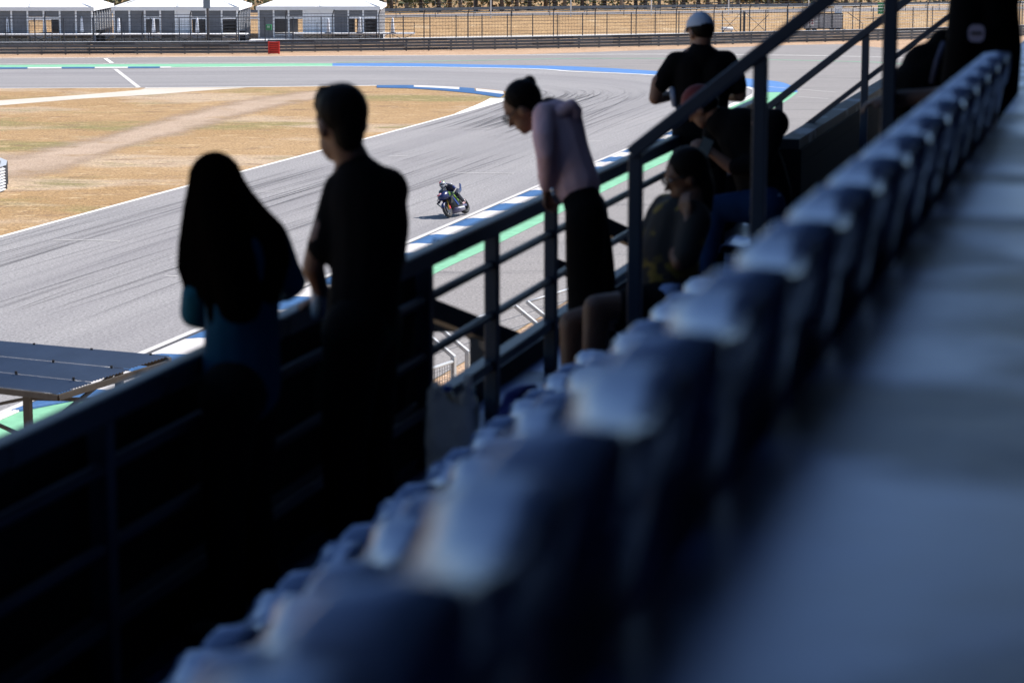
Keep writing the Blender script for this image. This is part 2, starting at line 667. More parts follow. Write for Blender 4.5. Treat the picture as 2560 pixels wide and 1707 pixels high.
mark('boundary_line', line_strip([(-200, 146.8), (0, 145.8), (446, 143), (951, 139.5), (1300, 137.7), (1646, 136), (1920, 138), (2158, 142), (2277, 146), (2420, 151)], 0.34, z=0.004), M_wpaint)
mark('boundary_line', line_strip([(-200, 162), (0, 160.7), (400, 158.8), (840, 156.2)], 0.26, z=0.004), M_wpaint)
mark('green_line', line_strip([(840, 156.2), (1080, 153.5), (1300, 149.4), (1438, 147), (1646, 146.7), (1860, 149), (2158, 155), (2277, 161.6), (2420, 168)], 0.40, z=0.005), M_gpaint)
mark('grid_line', line_strip([(1920, 217), (2090, 231)], 0.13, z=0.004), MATS['worn_white'])
mark('grid_line', line_strip([(1995, 242), (2070, 247)], 0.13, z=0.004), MATS['worn_white'])

# painted run-off bands
def band(name, a, b, m, z=0.003, n=8):
    A = catmull([onz(*p, z) for p in a], n)
    B = catmull([onz(*p, z) for p in b], n)
    return mark(name, MB().strip(A, B), m)
band('green_band', [(-300, 166), (0, 163), (400, 160.6), (831, 159)], [(-300, 174), (0, 170.5), (400, 168.2), (831, 165.7)], M_gpaint)
band('blue_band', [(831, 158.8), (1017, 158.6), (1200, 162), (1438, 166.7), (1646, 178.6), (1860, 196), (1949, 205), (1985, 219), (1995, 231)],
     [(831, 165.7), (1017, 166.5), (1200, 169.5), (1438, 179.2), (1646, 188.6), (1850, 214.5), (1872, 218), (1884, 224), (1888, 230)], M_bpaint)
L2 = [(-200, 1140), (62, 1024), (260, 985), (413, 965), (600, 912), (1079, 662.5), (1250, 571), (1582, 392), (1710, 325), (1850, 255), (1888, 231)]
L3 = [(-200, 1230), (62, 1110), (260, 1062), (413, 1022), (600, 945), (1079, 688), (1250, 606.4), (1582, 443), (1740, 368), (1940, 268), (1995, 231)]
band('green_band', L2, L3, M_gpaint, z=0.0045)

# ---------------------------------------------------------------- kerbs, each painted block its own piece
kerb_near = thing('kerb', 'long blue and white striped kerb beside the green band below the stand', 'kerb', onz(1300, 500, 0))
def poly_x_at_y(P, Y):
    for a, b in zip(P, P[1:]):
        if (a.y - Y) * (b.y - Y) <= 0 and abs(b.y - a.y) > 1e-6:
            return a.x + (b.x - a.x) * (Y - a.y) / (b.y - a.y)
    return None
W1 = [onz(*p) for p in [(-420, 1221), (100, 997), (506, 824), (1010, 613), (1342, 468.5), (1600, 361), (1720, 311), (1800, 277)]]
W2 = [onz(*p) for p in L2]
ys = [onz(1200, y).y for y in (634.5, 611.5, 590, 568, 549, 530, 512, 494)]
per = (ys[-1] - ys[0]) / (len(ys) - 1)
y0 = ys[1]
k = -16
while True:
    ya = y0 + per * k
    yb = ya + per
    k += 1
    if ya < 47:
        continue
    q = [(poly_x_at_y(W1, ya), ya), (poly_x_at_y(W2, ya), ya), (poly_x_at_y(W2, yb), yb), (poly_x_at_y(W1, yb), yb)]
    if yb > 160 or any(p[0] is None for p in q):
        if yb > 160:
            break
        continue
    gap = 0.012
    lo, hi = 0.012, 0.065
    mb = MB()
    (ax, ay), (bx, by), (cx, cy), (dx, dy) = q
    ay += gap; by += gap; cy -= gap; dy -= gap
    # wedge that rises away from the track in three teeth
    prev = None
    for t, z in ((0, lo), (0.18, hi * 0.8), (0.36, hi * 0.55), (0.55, hi), (0.75, hi * 0.7), (0.92, hi * 0.9), (1.0, lo)):
        p1 = Vector((ax + (bx - ax) * t, ay, z))
        p2 = Vector((dx + (cx - dx) * t, dy, z))
        if prev:
            mb.add([prev[0], p1, p2, prev[1]], [(0, 1, 2, 3)])
        prev = (p1, p2)
    # block faces from the line up to the profile close the ends
    up_face(mb.build('kerb_block', M_kwhite if (k % 2 == 0) else M_kblue, kerb_near, fix=False))
# concrete gutter joint beside the white line
mark('kerb_joint', line_strip([(-420, 1223), (100, 999), (506, 826), (1010, 614.5), (1342, 469.8), (1600, 362)], 0.12, z=0.024), mat('joint_dark', (0.05, 0.05, 0.055), rough=0.9))

kerb_in = thing('kerb', 'curved blue and white kerb hugging the dry grass tip inside the bend', 'kerb', onz(1150, 225, 0))
ka = [(942, 213.5), (1046, 213.5), (1165, 219.5), (1258, 228.5)]
kb = [(942, 216.5), (1046, 218), (1165, 225), (1262, 236)]
kc = [(942, 219.5), (1046, 222.5), (1165, 232), (1225, 240), (1250, 244)]
def seg_strip(a, b, x0, x1, z0, z1, m):
    A = catmull([onz(*p, z0) for p in a], 40)
    B = catmull([onz(*p, z1) for p in b], 40)
    n = len(A) - 1
    m_ = len(B) - 1
    i0, i1 = x0, x1
    AA = [A[round(n * (i0 + (i1 - i0) * t / 10))] for t in range(11)]
    BB = [B[round(m_ * (i0 + (i1 - i0) * t / 10))] for t in range(11)]
    return up_face(MB().strip(AA, BB).build('kerb_block', m, kerb_in, fix=False))
for x0, x1, m in ((0, 0.30, M_kblue), (0.30, 0.62, M_kwhite), (0.62, 0.74, M_kblue), (0.74, 1.0, M_kwhite)):
    seg_strip(ka, kb, x0, x1 - 0.004, 0.03, 0.07, m)
for j in range(5):
    seg_strip(kb, kc, j / 5, (j + 1) / 5 - 0.004, 0.07, 0.035, M_kblue)

kerb_far = thing('kerb', 'thin blue and white kerb along the far edge of the far straight', 'kerb', onz(200, 171, 0))
for i, (xa, xb) in enumerate(((-180, -100), (-100, -15), (-15, 69), (69, 154), (154, 237), (237, 320), (320, 400), (400, 428))):
    ya, yb = 170.6 - 0.0052 * xa, 170.6 - 0.0052 * xb
    A = [onz(xa, ya - 1.6, 0.045), onz(xb, yb - 1.6, 0.045)]
    B = [onz(xa, ya + 1.9, 0.03), onz(xb - 0.6, yb + 1.9, 0.03)]
    up_face(MB().strip(A, B).build('kerb_block', M_kblue if i % 2 == 0 else M_kwhite, kerb_far, fix=False))

# ---------------------------------------------------------------- tyre marks laid along the track
def mark_material():
    m = bpy.data.materials.new('tyre_rubber_marks')
    m.use_nodes = True
    nt = m.node_tree
    b = nt.nodes['Principled BSDF']
    b.inputs['Base Color'].default_value = (0.06, 0.058, 0.065, 1)
    b.inputs['Roughness'].default_value = 0.8
    n = nt.nodes.new('ShaderNodeTexNoise')
    n.inputs['Scale'].default_value = 0.07
    n.inputs['Detail'].default_value = 8
    tc = nt.nodes.new('ShaderNodeTexCoord')
    nt.links.new(tc.outputs['Object'], n.inputs['Vector'])
    mr = nt.nodes.new('ShaderNodeMapRange')
    mr.inputs['From Min'].default_value = 0.38
    mr.inputs['From Max'].default_value = 0.68
    mr.inputs['To Min'].default_value = 0.0
    mr.inputs['To Max'].default_value = 0.40
    nt.links.new(n.outputs['Fac'], mr.inputs['Value'])
    nt.links.new(mr.outputs[0], b.inputs['Alpha'])
    return m
random.seed(21)
mb = MB()
def along(t, q, z):
    i = max(0, min(NT - 1, int(t / 12 * NT)))
    fr = t / 12 * NT - i
    a = inner[i].lerp(inner[i + 1], fr)
    b = outer[i].lerp(outer[i + 1], fr)
    p = a.lerp(b, q)
    return Vector((p.x, p.y, z))
for k in range(95):
    t0 = random.uniform(0.0, 4.4)
    ln = random.uniform(0.9, 3.2)
    q0 = min(0.95, max(0.05, random.gauss(0.36, 0.2)))
    q1 = min(0.97, max(0.03, q0 + random.uniform(-0.08, 0.12)))
    w = random.choice((0.05, 0.07, 0.09, 0.12, 0.2))
    A, B = [], []
    n = 14
    z = 0.0095 + 0.00002 * k
    for i in range(n + 1):
        t = min(11.9, t0 + ln * i / n)
        q = q0 + (q1 - q0) * (i / n) ** 1.4
        p = along(t, q, z)
        d = (along(min(11.95, t + 0.05), q, z) - p).normalized()
        s = Vector((-d.y, d.x, 0))
        ww = w * min(1, 4 * i / n + 0.05, 4 * (1 - i / n) + 0.05)
        A.append(p + s * ww / 2)
        B.append(p - s * ww / 2)
    mb.strip(A, B)
o = mark('tyre_marks', mb, mark_material())
o['kind'] = 'stuff'
# curved scrubbing marks through the hairpin
mb = MB()
for k in range(46):
    t0 = random.uniform(4.3, 5.2)
    q0 = random.uniform(0.15, 0.85)
    q1 = min(0.95, max(0.05, q0 + random.uniform(-0.25, 0.1)))
    A, B = [], []
    n = 22
    ln = random.uniform(0.6, 1.6)
    z = 0.0125 + 0.00002 * k
    for i in range(n + 1):
        t = t0 + ln * i / n
        q = q0 + (q1 - q0) * i / n
        p = along(t, q, z)
        d = (along(t + 0.04, q, z) - p).normalized()
        s = Vector((-d.y, d.x, 0))
        ww = 0.08 * min(1, 4 * i / n + 0.05, 4 * (1 - i / n) + 0.05)
        A.append(p + s * ww / 2)
        B.append(p - s * ww / 2)
    mb.strip(A, B)
o = mark('scrub_marks', mb, bpy.data.materials['tyre_rubber_marks'])
o['kind'] = 'stuff'
# ================================================================ FAR SIDE: barriers, fences, tents, bank, trees
M_galv = mat('galvanised_steel', (0.17, 0.18, 0.20), rough=0.42, metal=0.55, noise=(2.5, 0.25))
M_galvd = mat('weathered_steel', (0.10, 0.105, 0.12), rough=0.5, metal=0.4, noise=(1.5, 0.3))
M_fence = mat('dark_fence_paint', (0.045, 0.055, 0.075), rough=0.5, metal=0.2)
M_black = mat('black_matt', (0.012, 0.012, 0.014), rough=0.7)
M_canvas = mat('white_canvas', (0.80, 0.80, 0.81), rough=0.7, noise=(1.2, 0.05), bump=(3, 0.25, 0.05))
M_frame = mat('white_frame', (0.78, 0.79, 0.81), rough=0.5)
M_glass = mat('dark_glazing', (0.12, 0.13, 0.155), rough=0.3, spec=0.6, noise=(0.8, 0.3))
M_red = mat('red_plastic', (0.55, 0.022, 0.012), rough=0.5, noise=(3, 0.15))
M_green = mat('green_box_paint', (0.02, 0.24, 0.09), rough=0.5)
M_deck = mat('deck_board', (0.66, 0.67, 0.70), rough=0.7, noise=(2, 0.12))
M_parasol = mat('parasol_cloth', (0.72, 0.74, 0.80), rough=0.8, bump=(14, 0.6, 0.02))

# far service ground behind the barrier
BASE_L = [(-500, 140), (0, 137.6), (446, 135.6), (690, 134.4)]
BASE_R = [(672, 131.3), (951, 128.3), (1300, 123.3), (1706, 114.4), (1860, 110), (2113, 104), (2360, 97), (2700, 86)]

def guardrail(name, label, pxs, height, nrail, group=None, section=4.0, z0=0.0, double=False):
    """stacked corrugated rails on posts; every section of every rail is a piece"""
    P = catmull([onz(*p, z0) for p in pxs], 24)
    L = [0.0]
    for a, b in zip(P, P[1:]):
        L.append(L[-1] + (b - a).length)
    def pt(s):
        s = max(0, min(L[-1], s))
        for i in range(len(L) - 1):
            if L[i] <= s <= L[i + 1] + 1e-9:
                q = (s - L[i]) / max(1e-9, L[i + 1] - L[i])
                return P[i].lerp(P[i + 1], q), (P[i + 1] - P[i]).normalized()
        return P[-1], (P[-1] - P[-2]).normalized()
    t = thing(name, label, 'barrier', pt(L[-1] / 2)[0], group=group)
    rh = height / nrail
    prof = [(0.00, 0.04), (0.085, 0.16), (0.085, 0.34), (0.0, 0.44), (0.0, 0.54), (0.085, 0.66), (0.085, 0.84), (0.0, 0.95)]
    ns = max(1, round(L[-1] / section))
    section = L[-1] / ns
    n = 0
    for k in range(ns):
        for r in range(nrail):
            mb = MB()
            rings = []
            for e in range(3):
                c, d = pt((k + e / 2) * section + (-0.02 if e == 0 else (0.02 if e == 2 else 0)))
                nrm = Vector((d.y, -d.x, 0))
                if nrm.y > 0:
                    nrm = -nrm
                off = 0.012 * ((k + r) % 2)
                rings.append([c + nrm * (o + 0.09 + off) + Vector((0, 0, 0.04 + (r + h) * rh)) for o, h in prof])
            m_ = len(prof)
            for a, b in zip(rings, rings[1:]):
                mb.add(a + b, [(i, i + 1, m_ + i + 1, m_ + i) for i in range(m_ - 1)])
            back = [[q + Vector((0, 0.01, 0)) for q in rg] for rg in rings]
            mb.build('rail', random.choice((M_galv, M_galv, M_galvd)), t, fix=False)
            n += 1
    for k in range(int(L[-1] / 2) + 1):
        c, d = pt(k * 2.0)
        rot = Matrix.Rotation(math.atan2(d.y, d.x), 3, 'Z')
        MB().box(c + Vector((0, 0, height / 2 + 0.02)), (0.11, 0.14, height + 0.04), rot).build('post', M_galvd, t)
    # top plate, coloured pale for the sunlight along the barrier top
    mb = MB()
    A, B = [], []
    for i in range(int(L[-1] / 2) + 1):
        c, d = pt(i * 2.0)
        nrm = Vector((d.y, -d.x, 0))
        if nrm.y > 0:
            nrm = -nrm
        A.append(c + nrm * 0.20 + Vector((0, 0, height + 0.035)))
        B.append(c - nrm * 0.06 + Vector((0, 0, height + 0.05)))
    mb.strip(A, B)
    up_face(mb.build('cap_rail', mat('sunlit_galvanised', (0.55, 0.56, 0.58), rough=0.4, metal=0.3), t, fix=False))
    return t, pt, L[-1]

gl, gl_pt, gl_len = guardrail('guardrail', 'long grey steel guardrail in front of the white tents, ending at the red panel', BASE_L, 1.02, 4)
gr, gr_pt, gr_len = guardrail('guardrail', 'long grey steel guardrail running from behind the red panel to the right', BASE_R, 1.05, 4)

# red slatted end panel
def red_panel():
    c = onz(686, 135.0)
    t = thing('barrier_end_panel', 'bright red slatted plastic panel at the guardrail opening', 'panel', c)
    w, h = 0.98, 1.06
    for sx in (-1, 1):
        MB().box(c + Vector((sx * (w / 2 - 0.06), -0.35, h / 2)), (0.12, 0.22, h)).build('side_post', M_red, t)
    for k in range(6):
        MB().box(c + Vector((0, -0.35, 0.1 + k * 0.175)), (w - 0.25, 0.16, 0.125)).build('slat', M_red, t)
    MB().box(c + Vector((0, -0.30, h / 2)), (w - 0.2, 0.04, h - 0.1)).build('backing', mat('dark_red', (0.22, 0.01, 0.008)), t)
red_panel()

# ---------------------------------------------------------------- debris fences
def fence_line(name, label, pxs, z, spacing, height, bent, m, first=0.0, rad=0.055, mesh_rows=9, toprail=True):
    P = catmull([onz(*p, z) for p in pxs], 16)
    L = [0.0]
    for a, b in zip(P, P[1:]):
        L.append(L[-1] + (b - a).length)
    def pt(s):
        for i in range(len(L) - 1):
            if L[i] <= s <= L[i + 1] + 1e-9:
                return P[i].lerp(P[i + 1], (s - L[i]) / max(1e-9, L[i + 1] - L[i]))
        return P[-1].copy()
    t = thing(name, label, 'fence', pt(L[-1] / 2))
    s = first
    while s < L[-1]:
        c = pt(s)
        if bent:
            pts = [c, c + Vector((0, 0, height - 0.5))]
            for k in range(1, 6):
                a = R(14 * k)
                pts.append(pts[1] + Vector((0.03 * k, -0.45 * (1 - math.cos(a)), 0.5 * math.sin(a))))
            MB().tube(pts, rad, 6).build('post', m, t)
        else:
            MB().tube([c, c + Vector((0, 0, height))], rad, 6).build('post', m, t)
        s += spacing
    mb = MB()
    hh = height - (0.35 if bent else 0.02)
    for r in range(mesh_rows):
        zz = 0.15 + (hh - 0.15) * r / (mesh_rows - 1)
        rr = 0.010 if r < mesh_rows - 1 or not toprail else 0.028
        mb.tube([p + Vector((0, 0, zz)) for p in P[::4]] , rr, 4)
    o = mb.build('wire_rows', m, t, fix=False)
    o['kind'] = 'stuff'
    mb = MB()
    s = 0
    while s < L[-1]:
        c = pt(s)
        mb.beam(c + Vector((0, 0, 0.1)), c + Vector((0, 0, hh)), 0.008, 0.008)
        s += 0.3
    o = mb.build('wire_uprights', m, t, fix=False)
    o['kind'] = 'stuff'
    return t, pt, L[-1]

# line of the tall fence: about two metres behind the barrier
def shifted(pxs, d):
    return [(x, y - d) for x, y in pxs]
ALL = [(-300, 138), (0, 135), (446, 132.5), (783, 129.5), (1028, 126), (1270, 121.5), (1706, 112.5), (1860, 108), (2113, 102), (2360, 95), (2600, 87)]
fence_line('debris_fence', 'tall dark debris fence with curved post tops directly behind the guardrail', shifted(ALL, 7.0), 0.0, 4.18, 3.42, True, M_fence, first=1.5, mesh_rows=11)
fence_line('spectator_fence', 'lower dark mesh fence with closely set posts behind the tall debris fence', shifted(ALL, 14.0), 0.0, 2.55, 2.65, False, M_fence, first=0.7, rad=0.05, mesh_rows=9)

# cross-braced double post in the fence line
def braced_post():
    c = onz(1854, 101)
    t = thing('fence_brace', 'dark double fence post with crossed diagonal braces', 'fence post', c)
    for dx in (-0.12, 0.26):
        MB().tube([c + Vector((dx, 0, 0)), c + Vector((dx, 0, 3.4 if dx < 0 else 2.7))], 0.075, 8).build('post', M_fence, t)
    for a, b in (((0, 0, 2.7), (-2.4, 0, 0.2)), ((0, 0, 0.3), (-2.0, 0, 2.4)), ((0.3, 0, 2.6), (3.0, 0.6, 0.2)), ((0.3, 0, 0.2), (2.6, 0.5, 2.4))):
        MB().tube([c + Vector(a), c + Vector(b)], 0.028, 6).build('brace', M_fence, t)
braced_post()

# ---------------------------------------------------------------- bank, upper road, trees
fx0, fx1 = -700, 3000
def bank():
    foot = [onz(x, y, 0.0) for x, y in ((-900, 108), (0, 104), (700, 99), (1300, 88), (1900, 79), (2400, 71), (3300, 58))]
    foot = catmull(foot, 8)
    rows = []
    random.seed(9)
    for k, (dy, dz) in enumerate(((0, 0), (2.0, 0.1), (5, 0.45), (9, 0.95), (12.5, 1.22), (14.5, 1.30), (24, 1.32), (26, 1.34), (60, 1.5), (220, 1.8))):
        rows.append([p + Vector((random.uniform(-0.3, 0.3), dy + (random.uniform(-0.4, 0.4) if 0 < dy < 20 else 0), dz + (random.uniform(-0.12, 0.12) if 0 < dy < 13 else 0) - 0.02)) for p in foot])
    mb = MB()
    for a, b in zip(rows, rows[1:]):
        mb.strip(a, b)
    o = up_face(mb.build('grass_bank', M_bank, None, fix=False))
    o['kind'] = 'structure'
    mb = MB()
    mb.strip([p + Vector((0, 16.5, 1.34)) for p in foot], [p + Vector((0, 23.5, 1.355)) for p in foot])
    o = up_face(mb.build('upper_road', M_farroad, None, fix=False))
    o['kind'] = 'structure'
    # pale dirt lane at the foot
    mb = MB()
    mb.strip([p + Vector((0, -4.8, -0.012)) for p in foot], [p + Vector((0, -0.6, -0.008)) for p in foot])
    o = up_face(mb.build('dirt_lane', M_concrete_path, None, fix=False))
    o['kind'] = 'structure'
    return foot
foot = bank()
def foot_at(x):
    for a, b in zip(foot, foot[1:]):
        if a.x <= x <= b.x:
            return a.lerp(b, (x - a.x) / (b.x - a.x))
    return foot[-1].copy()
# low guardrail and mesh fence on the upper road
t = thing('road_rail', 'low pale guardrail on the far edge of the upper road below the trees', 'barrier', foot_at(0) + Vector((0, 24, 1.34)))
A = [foot_at(x) for x in range(-60, 110, 4)]
MB().strip([p + Vector((0, 24.0, 1.70)) for p in A], [p + Vector((0, 24.0, 2.02)) for p in A]).build('rail', M_galv, t, fix=False)
for p in A:
    MB().box(p + Vector((0, 24.1, 1.65)), (0.1, 0.1, 0.75)).build('post', M_galvd, t)
t = thing('perimeter_fence', 'tall thin wire perimeter fence on slim grey posts in front of the trees', 'fence', foot_at(0) + Vector((0, 15, 1.3)))
for p in A[::1]:
    MB().tube([p + Vector((0, 15.2, 1.25)), p + Vector((0, 15.2, 4.7))], 0.04, 5).build('post', M_galvd, t)
mb = MB()
for r in range(10):
    mb.tube([p + Vector((0, 15.2, 1.5 + 0.33 * r)) for p in A], 0.010, 3)
o = mb.build('wire_rows', M_galvd, t, fix=False)
o['kind'] = 'stuff'

# white marker poles on the bank
polebase = [(1227, 39), (1427, 42), (1628, 44), (1821, 42), (2021, 38), (2219, 37), (982, 60)]
for i, (x, y) in enumerate(polebase[:6]):
    c = onz(x, 50, 1.2)
    c = foot_at(c.x * 1.0) + Vector((0, 13.4, 1.2))
    # keep the pixel column
    d = ray(x, y)
    tt = c.y / d.y
    p = EYE + d * tt
    p.z = 1.24
    ords = ['first', 'second', 'third', 'fourth', 'fifth', 'sixth']
    MB().tube([p, p + Vector((0, 0, 2.6))], 0.075, 6).build('marker_pole', mat('white_pole', (0.7, 0.7, 0.7), rough=0.6), None)
    tag(bpy.context.scene.objects[-1] if False else [o for o in col.objects if o.name.startswith('marker_pole')][-1], f'slim white pole on the grassy bank top, {ords[i]} of the six from the tents', 'pole', 'white poles on the bank')

# trees beyond the upper road
M_bark = mat('bark', (0.10, 0.075, 0.06), rough=0.9, noise=(6, 0.4), bump=(20, 0.8, 0.03))
M_barkp = mat('pale_bark', (0.27, 0.22, 0.18), rough=0.9, noise=(6, 0.35))
M_leaf1 = mat('leaf_olive', (0.085, 0.10, 0.035), rough=0.7, noise=(1.5, 0.45))
M_leaf2 = mat('leaf_dry', (0.20, 0.135, 0.06), rough=0.8, noise=(1.5, 0.4))
def crown_mesh(seed, w, z0, z1, n, leaf=0.32):
    rnd = random.Random(seed)
    mb = MB()
    cl = [(Vector((rnd.gauss(0, w * 0.5), rnd.gauss(0, w * 0.4), rnd.uniform(z0, z1))), rnd.uniform(0.5, 1.1)) for _ in range(16)]
    for _ in range(n):
        c, r = rnd.choice(cl)
        p = c + Vector((rnd.gauss(0, r * 0.5), rnd.gauss(0, r * 0.5), rnd.gauss(0, r * 0.45)))
        if p.z < z0 - 0.6:
            continue
        a = Vector((rnd.uniform(-1, 1), rnd.uniform(-1, 1), rnd.uniform(-1, 1))).normalized() * leaf * rnd.uniform(0.5, 1.2)
        b = a.cross(Vector((rnd.uniform(-1, 1), rnd.uniform(-1, 1), rnd.uniform(-1, 1)))).normalized() * leaf * 0.45
        mb.add([p - a, p + b, p + a, p - b], [(0, 1, 2, 3)])
    return mb.mesh('crown')
def trunk_mesh(seed, fork):
    rnd = random.Random(seed)
    mb = MB()
    pts = [Vector((0, 0, -0.2))]
    for k in range(1, 7):
        pts.append(Vector((rnd.uniform(-0.12, 0.12) * k * 0.5, rnd.uniform(-0.1, 0.1), k * 1.15)))
    mb.tube(pts, [0.26, 0.21, 0.19, 0.17, 0.14, 0.11, 0.05], 7)
    for j in range(fork):
        b = pts[rnd.randint(1, 4)]
        d = Vector((rnd.uniform(-1, 1), rnd.uniform(-0.6, 0.6), rnd.uniform(0.7, 1.4)))
        mb.tube([b, b + d * 0.9, b + d * 1.8 + Vector((0, 0, 0.5))], [0.10, 0.07, 0.03], 5)
    return mb.mesh('trunk', smooth=True)
random.seed(14)
crowns = []
for i in range(4):
    me = crown_mesh(40 + i, 1.7, 1.2 + 0.4 * i, 7.5, 420)
    me.materials.append(M_leaf2 if i == 3 else M_leaf1)
    crowns.append(me)
trunks = []
for i in range(4):
    me = trunk_mesh(60 + i, 3)
    me.materials.append(M_barkp if i == 2 else M_bark)
    trunks.append(me)
words_n = ['first', 'second', 'third', 'fourth', 'fifth', 'sixth', 'seventh', 'eighth', 'ninth', 'tenth', 'eleventh', 'twelfth', 'thirteenth', 'fourteenth', 'fifteenth', 'sixteenth', 'seventeenth', 'eighteenth', 'nineteenth', 'twentieth',
           'twenty-first', 'twenty-second', 'twenty-third', 'twenty-fourth', 'twenty-fifth', 'twenty-sixth', 'twenty-seventh', 'twenty-eighth', 'twenty-ninth', 'thirtieth', 'thirty-first', 'thirty-second', 'thirty-third', 'thirty-fourth', 'thirty-fifth', 'thirty-sixth', 'thirty-seventh', 'thirty-eighth', 'thirty-ninth', 'fortieth']
tx = []
px = 955
while px < 2200 and len(tx) < 38:
    tx.append(px)
    px += random.uniform(20, 46)
for i, px in enumerate(tx):
    kk = random.randint(0, 3)
    dy = random.uniform(29, 38)
    d = ray(px, 25)
    base = foot_at(0)
    Y = foot_at(d.x * 240 / d.y).y + dy
    p = Vector((d.x * Y / d.y, Y, 1.35))
    kind = ('dark-trunked olive tree', 'leafy olive tree', 'pale-trunked thin tree', 'dry brown-leaved tree')[kk]
    t = thing('roadside_tree', f'{kind}, {words_n[i]} trunk from the tents along the upper road', 'tree', p, random.uniform(0, 6.28), 'trees along the upper road')
    t.scale = (1, 1, random.uniform(0.9, 1.25))
    inst('trunk', trunks[kk], t)
    inst('crown', crowns[kk], t)
# undergrowth, a mass behind the trunks
random.seed(33)
mb = MB()
for _ in range(9000):
    x = random.uniform(-75, 100)
    p = foot_at(x) + Vector((0, random.uniform(36, 46), 1.4 + abs(random.gauss(0, 1.5))))
    s = random.uniform(0.12, 0.4)
    a = Vector((random.uniform(-1, 1), random.uniform(-1, 1), random.uniform(-0.4, 1.2))).normalized() * s
    b = a.cross(Vector((random.uniform(-1, 1), random.uniform(-1, 1), random.uniform(-1, 1)))).normalized() * s * 0.5
    mb.add([p - a, p + b, p + a, p - b], [(0, 1, 2, 3)])
o = mb.build('undergrowth', mat('scrub_leaves', (0.16, 0.125, 0.055), rough=0.85, second=((0.05, 0.065, 0.025), 0.16, 0.45, 0.56), noise=(0.7, 0.5)), None, fix=False)
tag(o, 'dry tangled scrub massed behind the tree trunks', 'scrub', kind='stuff')
random.seed(34)
mb = MB()
for i in range(60):
    x = -70 + i * 2.9
    p = foot_at(x) + Vector((0, 62 + random.uniform(-5, 5), 1.4))
    for k in range(130):
        q = p + Vector((random.gauss(0, 2.2), random.gauss(0, 2), abs(random.gauss(4.0, 3.5))))
        s = random.uniform(0.35, 0.8)
        a = Vector((random.uniform(-1, 1), random.uniform(-1, 1), random.uniform(-1, 1))).normalized() * s
        b = a.cross(Vector((random.uniform(-1, 1), random.uniform(-1, 1), random.uniform(-1, 1)))).normalized() * s * 0.6
        mb.add([q - a, q + b, q + a, q - b], [(0, 1, 2, 3)])
o = mb.build('far_wood', M_leaf1, None, fix=False)
tag(o, 'dark wood closing the view behind the roadside trees', 'wood', kind='stuff')

